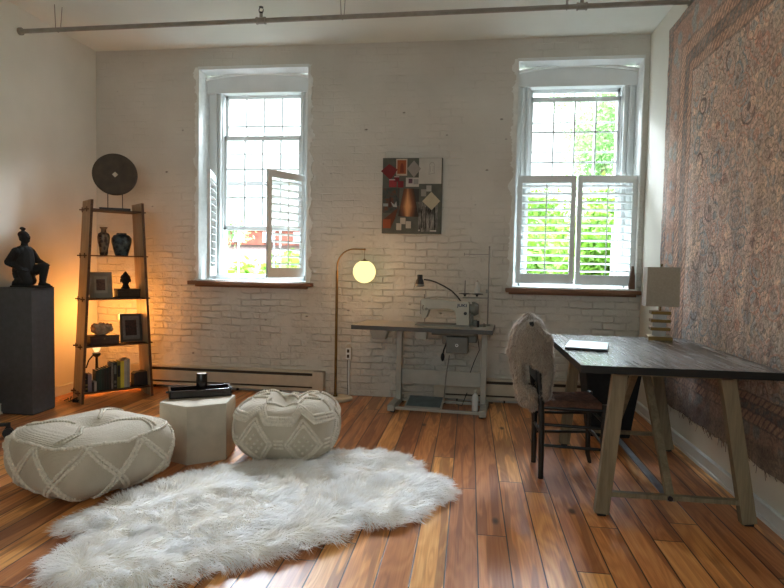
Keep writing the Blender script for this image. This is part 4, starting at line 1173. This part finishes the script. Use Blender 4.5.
for i, (w, d, h, c, lb) in enumerate(books):
    if i == 2: xx, yy = x+.006, .03
    elif i == 3: xx, yy = x+.012, .03
    k = .955
    W = w*k
    t = thing('book', lb + ' on the bottom shelf', 'book', sh(x+W/2.07, .035 if i not in (2, 3) else .012, bz), SA, 'books on the bottom shelf')
    cm = colmat('cover '+c, c, .6, var=.08, bump=.05)
    m = MB(); m.box((0, .001, h/2), (W-.001, .003, h)); m.box((-W/2+.0015, d/2, h/2), (.002, d, h)); m.box((W/2-.0015, d/2, h/2), (.002, d, h)); m.build('cover', cm, t)
    MB().box((0, d/2, h/2), (W-.005, d-.006, h-.006)).build('pages', page, t)
    if i in (0, 10, 11, 12):
        lc = '#8a8378' if i != 12 else '#15130f'
        if i == 12: o = MB().box((0, -.0012, h*.66), (W-.006, .001, h*.44)).build('spine_panel', colmat('spine panel', lc), t)
        elif i == 11:
            for zz, hh in ((.74, .34), (.26, .10), (.10, .08)): MB().box((0, -.0012, h*zz), (W*.55, .001, h*hh)).build('spine_panel', colmat('spine panel grey', '#5f5e58'), t)
        elif i == 0:
            for zz in (.55, .25): MB().box((0, -.0012, h*zz), (W-.004, .001, .016)).build('spine_band', colmat('spine band', '#7b6f45'), t)
        else: MB().box((0, -.0012, h*.5), (W*.3, .001, h*.6)).build('spine_band', colmat('spine band dark', '#4d4a44'), t)
    x += W/1.037
t = thing('black_case', 'small black faceted case at right end of the bottom shelf books', 'case', sh(.466, .10, bz), SA)
m = MB(); m.prism([(-.07, 0), (.055, 0), (.066, .02), (.066, .085), (.045, .115), (-.05, .115), (-.07, .10)], -.045, .045, 'XZ'); m.build('shell', M['black'], t, bevel=.004)
MB().tube([(-.02, 0, .114), (-.015, 0, .122), (.015, 0, .122), (.02, 0, .114)], .003, 6).build('handle', M['black'], t, smooth=True)

# small lamp behind the books
lp = Vector((-3.22, 4.72, 0))
t = thing('candle_lamp', 'small dark lamp with tall tapered glass glowing behind the books', 'lamp', lp)
MB().lathe([(0, 0), (.055, 0), (.055, .012), (.012, .02), (.010, .30), (.03, .315), (.034, .335), (.012, .345), (0, .345)], seg=24).tube([(-.03, 0, .32), (-.075, 0, .27), (-.1, 0, .2)], .006, 8).build('stem', M['black'], t, smooth=True)
MB().lathe([(.014, .345), (.030, .37), (.036, .40), (.032, .44), (.022, .475), (.020, .475), (.030, .44), (.034, .40), (.028, .372), (.012, .348)], seg=24).build('glass_shade', M['lampshade_small'], t, smooth=True)
t = thing('floor_cables', 'tangled dark cords and plugs on floor between pedestal and ladder shelf', 'cable', (-3.10, 4.30, 0))
m = MB(); m.tube([(-.12+.02*i, .03*math.sin(i*1.7), .012+.012*(i % 3)) for i in range(9)], .004, 6); m.tube([(-.1+.02*i, .04*math.cos(i*1.3)+.02, .01+.014*((i+1) % 3)) for i in range(8)], .0035, 6)
m.build('cords', M['black'], t, smooth=True); MB().box((-.02, .01, .012), (.05, .03, .022), bevel=.004).build('plug', M['black'], t)

# ------------------------------------------------------------------ desk
DZ = .72
t = thing('trestle_desk', 'dark topped trestle desk with pale limed wooden legs by the hung carpet', 'desk', (.945, 3.335, 0))
DX0, DX1, DY0, DY1 = .512-.945, 1.372-.945, 2.715-3.335, 3.955-3.335
top = MB().box(((DX0+DX1)/2, (DY0+DY1)/2, DZ-.0165), (DX1-DX0, DY1-DY0, .033), bevel=.002).build('tabletop', M['desk_top'], t)
m = MB(); m.box(((DX0+DX1)/2, DY0-.001, DZ-.0185), (DX1-DX0, .004, .034)); m.box((DX0-.001, 0, DZ-.0185), (.004, DY1-DY0, .034)); m.build('edge_band', M['desk_edge'], t)
for yy in (2.81-3.335, 3.90-3.335):
    inn = .0
    for (xf, xt) in ((.640-.945, .702-.945), (1.285-.945, 1.165-.945)):
        lg = MB().bar((xf, yy, .012), (xt, yy, DZ-.034), .045, .064, up=(1, 0, 0), bevel=.002).build('leg', M['desk_leg'], t)
        MB().box((xf, yy, .007), (.04, .036, .012), bevel=.002).build('foot_pad', M['black'], lg)
    m = MB(); m.bar((.655-.945, yy, .105), (1.265-.945, yy, .105), .032, .022, up=(0, 0, 1), bevel=.002); m.build('cross_bar', M['desk_leg'], t)
    MB().cyl((-.005, yy-.022, .105), (-.005, yy-.012, .105), .012, seg=14).build('bolt', M['black'], t)
    MB().bar((0, yy, .10), (0, .0 + (.015 if yy > 0 else -.015), DZ-.034), .035, .035, up=(1, 0, 0), bevel=.002).build('brace', M['desk_leg'], t)
    MB().box(((.70+1.167)/2-.945, yy, DZ-.043), (.50, .045, .02)).build('top_rail', M['desk_leg'], t)
MB().box((0, .0, .094), (.035, 1.07, .008)).build('stretcher', M['strip'], t)

t = thing('desk_lamp', 'brass and crystal table lamp with square beige linen shade on desk', 'lamp', (1.185, 3.84, DZ+.0005), R(-9))
MB().box((0, 0, .012), (.14, .14, .024), bevel=.003).build('base', M['brass'], t)
for k in range(3): MB().box((0, 0, .070+.050*k+.0), (.112, .112, .020), bevel=.002).build('brass_plate', M['brass'], t)
for k in range(3): MB().cyl((0, 0, .0245+.050*k+(0 if k else 0)), (0, 0, .0605+.05*k), .040, seg=28).build('crystal_disc', M['crystal'], t, smooth=True)
MB().cyl((0, 0, .18), (0, 0, .215), .006, seg=10).cyl((0, 0, .02), (0, 0, .18), .006, seg=10).build('stem', M['brass'], t, smooth=True)
m = MB(); V = m.b.verts; hb, ht = .094, .090; z0, z1 = .212, .452
for (h0, h1) in ((hb, ht),):
    A = [V.new((sx*h0, sy*h0, z0)) for sx, sy in ((-1, -1), (1, -1), (1, 1), (-1, 1))]; B = [V.new((sx*h1, sy*h1, z1)) for sx, sy in ((-1, -1), (1, -1), (1, 1), (-1, 1))]
    for i in range(4): m.b.faces.new((A[i], A[(i+1) % 4], B[(i+1) % 4], B[i]))
o = m.build('shade', M['linen'], t); md = o.modifiers.new('solid', 'SOLIDIFY'); md.thickness = .003
MB().box((0, 0, z1-.012), (.17, .004, .003)).box((0, 0, z1-.012), (.004, .17, .003)).cyl((0, 0, z0-.01), (0, 0, z1+.012), .003, seg=8).ball((0, 0, z1+.014), .008).build('finial', M['brass'], t, smooth=True)
MB().tube([(.06, .04, .004), (.09, .06, .003), (.115, .07, .004)], .0025, 6).build('cord', M['black'], t, smooth=True)

t = thing('laptop', 'closed silver laptop lying on the near left of dark desk', 'laptop', (.672, 3.34, DZ+.0005), R(-14))
MB().box((0, 0, .006), (.215, .30, .009), bevel=.003).build('base', M['black'], t); MB().box((0, 0, .0145), (.215, .30, .007), bevel=.003).build('lid', M['laptop'], t)
MB().box((.0, 0, .0181), (.022, .022, .0006), bevel=.0002).build('lid_badge', M['chrome'], t)
t.location = (.655, 3.33, DZ+.0005)

# dark bin under the desk
t = thing('waste_bin', 'tall dark tapered bin standing behind desk near the right corner', 'bin', (.985, 4.24, 0))
m = MB(); m.box((0, 0, .255), (.38, .30, .51), taper=.68)
bb = m.build('body', colmat('dark charcoal fabric', '#22262a', .8, scale=40, bump=.3), t, bevel=.006)
MB().box((0, 0, .512), (.392, .312, .012), bevel=.003).build('rim', M['black'], t)

# wood wedge on right sill
t = thing('wooden_wedge', 'small dark wooden stake standing on the right window sill', 'wedge', (1.325, 5.045, .997))
m = MB(); m.prism([(-.026, 0), (.026, 0), (.022, .12), (.010, .20), (-.004, .20), (-.012, .12)], -.012, .012, 'XZ'); m.build('stake', wood('weathered stake', '#6b4a35', '#452d1f', .7, 'Z'), t)
t.location = (1.318, 5.02, .9835)

# ------------------------------------------------------------------ rush chair with fur
t = thing('rush_chair', 'black wooden ladder chair with woven rush seat facing the desk', 'chair', (.43, 3.385, 0), R(2))
bw, fw_, dp = .135, .175, .30   # half widths and depth, chair faces +x
for s_ in (-1, 1):
    MB().tube([(-.02, s_*bw, 0), (-.022, s_*bw, .25), (-.03, s_*bw, .42), (-.055, s_*bw, .65), (-.095, s_*bw, .86)], [.015, .017, .018, .016, .012], 12).build('back_post', M['black_wood'], t, smooth=True)
    MB().tube([(dp+.015, s_*fw_, 0), (dp, s_*fw_, .06), (dp-.003, s_*fw_, .28), (dp, s_*fw_, .43)], [.011, .014, .017, .016], 12).build('leg', M['black_wood'], t, smooth=True)
    for z in (.185, .30): MB().cyl((-.02, s_*bw, z), (dp, s_*fw_, z), .0085, seg=10).build('rung', M['black_wood'], t, smooth=True)
for z in (.21, .33): MB().cyl((dp, -fw_, z), (dp, fw_, z), .009, seg=10).build('rung', M['black_wood'], t, smooth=True)
MB().cyl((-.02, -bw, .24), (-.02, bw, .24), .009, seg=10).build('rung', M['black_wood'], t, smooth=True)
for z in (.56, .68, .80):
    xx = -.03-.065*(z-.42)/.44
    MB().box((xx-.006, 0, z), (.010, bw*2, .055), bevel=.003).build('back_slat', M['black_wood'], t)
m = MB(); V = m.b.verts; n = 14; top_ = []
for i in range(n+1):
    for j in range(n+1):
        u, v = i/n, j/n; hw = bw+(fw_-bw)*u+.008; x_ = -.03+(dp+.05)*u; y_ = (v*2-1)*hw
        e = min(u, 1-u, v, 1-v); z = .405+.03*min(1, e*9)**.5-.008*min(u, 1-u, v, 1-v)*2 + .003*math.sin((abs(x_-.13)if abs(x_-.13) > abs(y_) else abs(y_))*260)
        top_.append(V.new((x_, y_, z)))
bot = [V.new((v.co.x, v.co.y, .395)) for v in top_]
for i in range(n):
    for j in range(n):
        a = i*(n+1)+j
        m.b.faces.new((top_[a], top_[a+n+1], top_[a+n+2], top_[a+1])); m.b.faces.new((bot[a], bot[a+1], bot[a+n+2], bot[a+n+1]))
for i in range(n):
    for (a, c) in ((i*(n+1), (i+1)*(n+1)), ((i+1)*(n+1)+n, i*(n+1)+n), (i+1, i), (n*(n+1)+i, n*(n+1)+i+1)):
        m.b.faces.new((top_[a], top_[c], bot[c], bot[a]))
m.build('seat', M['rush'], t, smooth=True, ang=60)
MB().cyl((-.02, -bw, .395), (dp, -fw_, .395), .012, seg=10).cyl((-.02, bw, .395), (dp, fw_, .395), .012, seg=10).cyl((dp, -fw_, .395), (dp, fw_, .395), .012, seg=10).build('seat_rail', M['black_wood'], t, smooth=True)

# fur throw hung over the chair back: thick rounded folds
root = thing('fur_throw', 'shaggy grey beige fur throw draped over back of the black chair', 'throw', (.43, 3.385, 0), R(2))
m = MB()
def sq(p): return (-.062+(p[0]+.062)*.70, p[1]*.92, p[2])
_cap = m.capsule
def capq(a, c, r0, r1, n=5): _cap(sq(a), sq(c), r0*.88, r1*.88, n)
def fold(y, xo, zt, zo, zi, r, ins=.085):
    # inverted U over the top rail: outer side down to zo, inner side down to zi
    P = [(-.13-xo*.3, y, zo), (-.155-xo, y, (zo+zt)/2), (-.145-xo*.6, y, zt-.07), (-.10, y, zt-.015), (-.055, y, zt-.03), (-.03+ins*.3, y, zt-.12), (-.012+ins*.5, y, (zi+zt)/2), (.0+ins*.3, y, zi)]
    for a, c in zip(P, P[1:]): capq(a, c, r, r, 5)
fold(-.115, .035, .855, .42, .47, .036); fold(-.05, .055, .875, .44, .50, .040); fold(.03, .03, .88, .42, .50, .040); fold(.11, .06, .85, .47, .54, .036)
capq((-.17, -.13, .50), (-.215, -.08, .70), .03, .036, 6); capq((-.12, -.145, .80), (-.15, -.13, .66), .045, .04, 5); capq((.01, -.135, .77), (.028, -.14, .58), .04, .038, 6)
capq((-.11, -.14, .47), (-.075, -.13, .40), .045, .035, 5); capq((.03, -.14, .60), (.01, -.14, .46), .042, .035, 5); capq((-.085, -.16, .80), (-.075, -.165, .64), .040, .034, 5); capq((-.035, -.16, .76), (-.02, -.165, .62), .036, .034, 5)
me = bpy.data.meshes.new('tmp'); m.b.to_mesh(me); m.b.free()
tmp = bpy.data.objects.new('tmp', me); C.objects.link(tmp); voxel(tmp, .011, 3)
bpy.context.view_layer.update()
ev = tmp.evaluated_get(bpy.context.evaluated_depsgraph_get()); me2 = bpy.data.meshes.new_from_object(ev); bpy.data.objects.remove(tmp)
me2.materials.clear(); me2.materials.append(M['fur2_base'])
o = bpy.data.objects.new('hide', me2); C.objects.link(o); o.parent = root
me2.calc_loop_triangles()
areas = np.array([p.area for p in me2.polygons]); cs = areas.cumsum()/areas.sum(); rg = np.random.default_rng(4)
N_ = 30000; idx = np.searchsorted(cs, rg.random(N_)); P_, Nn, Fl = [], [], []
for i in idx:
    p = me2.polygons[min(int(i), len(me2.polygons)-1)]; vs = [me2.vertices[k].co for k in p.vertices]
    a, b_ = rg.random(), rg.random()
    q = vs[0].lerp(vs[1], a).lerp(vs[-1].lerp(vs[2 % len(vs)], a), b_)
    n = p.normal; P_.append(q); Nn.append(n); g = Vector((0, 0, -1)); f = g-n*g.dot(n); f += Vector((0, 0, -.2)); Fl.append(f.normalized() if f.length > .01 else Vector((1, 0, 0)))
o = strands('fur', P_, Nn, Fl, np.full(N_, .019), np.full(N_, .0024), M['fur2'], root, 9, .5, .3, 3, 22.0); o['kind'] = 'stuff'

# ------------------------------------------------------------------ outside
MB().box((0, 22, -1.6), (70, 32, .2)).build('ground', simple('pale courtyard paving', '#4a4844', .9, var=.15, scale=1), kind='structure')
def tree(name, label, loc, h, crown, n, leafm, seed, trunk=.14):
    t = thing(name, label, 'tree', loc, group=None); rg = np.random.default_rng(seed)
    tr = MB(); pts = [(0, 0, 0), (.05, 0, h*.2), (-.03, .05, h*.4), (.03, 0, h*.62)]; tr.tube(pts, [trunk, trunk*.8, trunk*.5, trunk*.2], 8)
    for k in range(9):
        a = rg.random()*6.28; z = h*(.25+.035*k); tr.tube([(0, 0, z), (math.cos(a)*crown[0]*.4, math.sin(a)*crown[0]*.4, z+h*.04), (math.cos(a)*crown[0]*.8, math.sin(a)*crown[0]*.8, z+h*.09)], [trunk*.2, trunk*.1, trunk*.04], 5)
    tr.build('trunk', M['bark'], t, smooth=True)
    cl = [(rg.normal(0, .42, 3)*np.array([crown[0], crown[0], crown[1]])+np.array([0, 0, h*.62])) for _ in range(34)]
    ci = rg.integers(0, len(cl), n); P = np.array(cl)[ci]+rg.normal(0, .23, (n, 3))*crown[0]*.8
    d1 = rg.normal(0, 1, (n, 3)); d1 /= np.linalg.norm(d1, axis=1)[:, None]; d2 = np.cross(d1, rg.normal(0, 1, (n, 3))); d2 /= np.linalg.norm(d2, axis=1)[:, None]
    s = rg.uniform(.04, .10, n)[:, None]
    V = np.stack([P-d1*s, P-d2*s*.45, P+d1*s, P+d2*s*.45], 1).reshape(-1, 3)
    me = bpy.data.meshes.new('foliage'); me.from_pydata(V.tolist(), [], [(4*i, 4*i+1, 4*i+2, 4*i+3) for i in range(n)]); me.materials.append(leafm)
    o = bpy.data.objects.new('foliage', me); C.objects.link(o); o.parent = t
M['bark'] = simple('bark', '#7a6a58', .9, var=.3)
M['pane_dark'] = colmat('grey pane', '#8d979c', .2)
lf1 = mat_leaf('bright leaves', '#3f6a1c', '#6d9430'); lf2 = mat_leaf('pale leaves', '#6f9a5c', '#9dc07c')
tree('garden_tree', 'bright leafy tree filling the right window beyond the shutters', (2.35, 9.6, -1.5), 4.9, (1.15, 1.2), 15000, lf1, 1)
tree('garden_tree', 'tall pale green tree behind, upper right of the right window', (3.7, 17.5, -1.5), 10.8, (1.5, 2.6), 9000, lf2, 2)
tree('garden_tree', 'bright tree at the left side of right window view', (1.6, 13.5, -1.5), 5.2, (1.1, 1.1), 8000, lf1, 3)
tree('garden_shrub', 'low green shrub at the foot of the left window view', (-3.95, 9.6, -1.5), 3.25, (.8, .38), 10000, lf1, 4, .04)
tree('garden_shrub', 'green bush seen through the right shutter of the left window', (-2.45, 7.7, -1.5), 3.6, (.45, .5), 8000, lf1, 6, .04)
tree('garden_tree', 'pale tree high behind the left window near the white house', (-8.2, 18.0, -1.5), 6.9, (1.1, 1.0), 2500, lf2, 5)
t = thing('neighbour_house', 'pale house with red brick upper band beyond the left window', 'house', (-9.5, 26, -1.5))
MB().box((0, 0, 1.7), (12, 5, 3.4)).build('wall', simple('cream render', '#94807a', .9), t)
MB().box((0, -.1, 3.75), (12.1, 5.2, .7)).build('brick_band', simple('red brick', '#6b3a2a', .9, var=.25, scale=3), t)
MB().box((0, -.1, 4.15), (12.3, 5.5, .1)).build('roof', simple('grey shingles', '#a8a5a2', .9), t)
for k in range(9):
    o = MB().box((-5.2+1.3*k, -2.72, 3.72), (.5, .1, .42)).build('window', M['white'], t)
    MB().box((-5.2+1.3*k, -2.78, 3.72), (.38, .04, .32)).build('pane', M['pane_dark'], o)

# ------------------------------------------------------------------ light
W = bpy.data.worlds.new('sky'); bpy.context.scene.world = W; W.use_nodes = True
nt = W.node_tree; nt.nodes.clear()
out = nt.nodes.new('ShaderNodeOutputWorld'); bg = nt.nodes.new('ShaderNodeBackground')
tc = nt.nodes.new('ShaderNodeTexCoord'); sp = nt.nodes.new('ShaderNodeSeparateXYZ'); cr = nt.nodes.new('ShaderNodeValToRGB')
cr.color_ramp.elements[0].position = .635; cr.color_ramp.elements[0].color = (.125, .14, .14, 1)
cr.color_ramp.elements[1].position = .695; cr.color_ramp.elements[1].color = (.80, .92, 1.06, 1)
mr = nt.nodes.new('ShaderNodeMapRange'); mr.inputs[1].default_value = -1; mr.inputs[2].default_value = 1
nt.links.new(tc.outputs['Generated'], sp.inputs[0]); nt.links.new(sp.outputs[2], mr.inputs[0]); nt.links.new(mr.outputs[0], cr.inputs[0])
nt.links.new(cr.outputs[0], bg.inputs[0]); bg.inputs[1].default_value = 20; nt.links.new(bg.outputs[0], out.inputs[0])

def area(name, loc, size, power, col, rot, portal=False, spread=None):
    l = bpy.data.lights.new(name, 'AREA'); l.shape = 'RECTANGLE'; l.size, l.size_y = size; l.energy = power; l.color = col
    o = bpy.data.objects.new(name, l); C.objects.link(o); o.location = loc; o.rotation_euler = rot
    if portal: l.cycles.is_portal = True
    if spread: l.spread = spread
    return o
for i, W_ in enumerate((LW, RW)):
    area('window_portal', ((W_[0]+W_[1])/2, 5.42, (Z0+Z1)/2), (W_[1]-W_[0], Z1-Z0), 1, (1, 1, 1), (R(-90), 0, 0), portal=True)
area('rear_fill_light', ((XL+XR)/2+.2, YF+.15, 1.9), (2.6, 1.6), 35, (.80, .95, .98), (R(90), 0, 0))  # added fill behind the camera, standing in for unseen windows
for i, (W_, p_) in enumerate(((LW, 1700), (RW, 1000))):
    cx_ = (W_[0]+W_[1])/2
    tgt = Vector((-.55 if i == 0 else -.1, 2.8, 0)); src = Vector((cx_ + (cx_-tgt.x)*.75, 7.6, 4.75))
    area('added_sky_fill', src, (2.4, 1.3), p_, (.80, .90, 1.0), (tgt-src).to_track_quat('-Z', 'Y').to_euler())  # added outdoor lamps, out of view, boosting the light through both windows
sun = bpy.data.lights.new('sun', 'SUN'); sun.energy = 5; sun.angle = R(2); sun.color = (1, .97, .88)
so = bpy.data.objects.new('sun', sun); C.objects.link(so); so.rotation_euler = (R(38), 0, R(-20))
def point(name, loc, e, col, r):
    l = bpy.data.lights.new(name, 'POINT'); l.energy = e; l.color = col; l.shadow_soft_size = r
    o = bpy.data.objects.new(name, l); C.objects.link(o); o.location = loc; return o
point('candle_lamp_light', (lp.x+.10, lp.y-.03, .70), 10.5, (1, .37, .07), .07)
point('globe_light', (-.874, 4.66, 1.095), 3.0, (1, .50, .20), .09)

# ------------------------------------------------------------------ camera
Rv = Vector((0.99115452, 0.13132694, 0.0191298)); Uv = Vector((-0.02527322, 0.04527326, 0.99865489)); Fv = Vector((-0.13028422, 0.99030478, -0.04819185))
cam = bpy.data.cameras.new('camera'); cam.sensor_width = 36; cam.lens = 36*586.04/784; cam.clip_start = .05; cam.clip_end = 200
co = bpy.data.objects.new('camera', cam); C.objects.link(co)
mt = Matrix.Identity(4)
for i in range(3):
    mt[i][0] = Rv[i]; mt[i][1] = Uv[i]; mt[i][2] = -Fv[i]
mt[0][3], mt[1][3], mt[2][3] = 0, 0, 1.15
co.matrix_world = mt
sc = bpy.context.scene; sc.camera = co
sc.view_settings.view_transform = 'Standard'; sc.view_settings.look = 'None'; sc.view_settings.exposure = .33
sc.cycles.max_bounces = 10; sc.cycles.diffuse_bounces = 6; sc.cycles.transparent_max_bounces = 12; sc.cycles.sample_clamp_indirect = 6
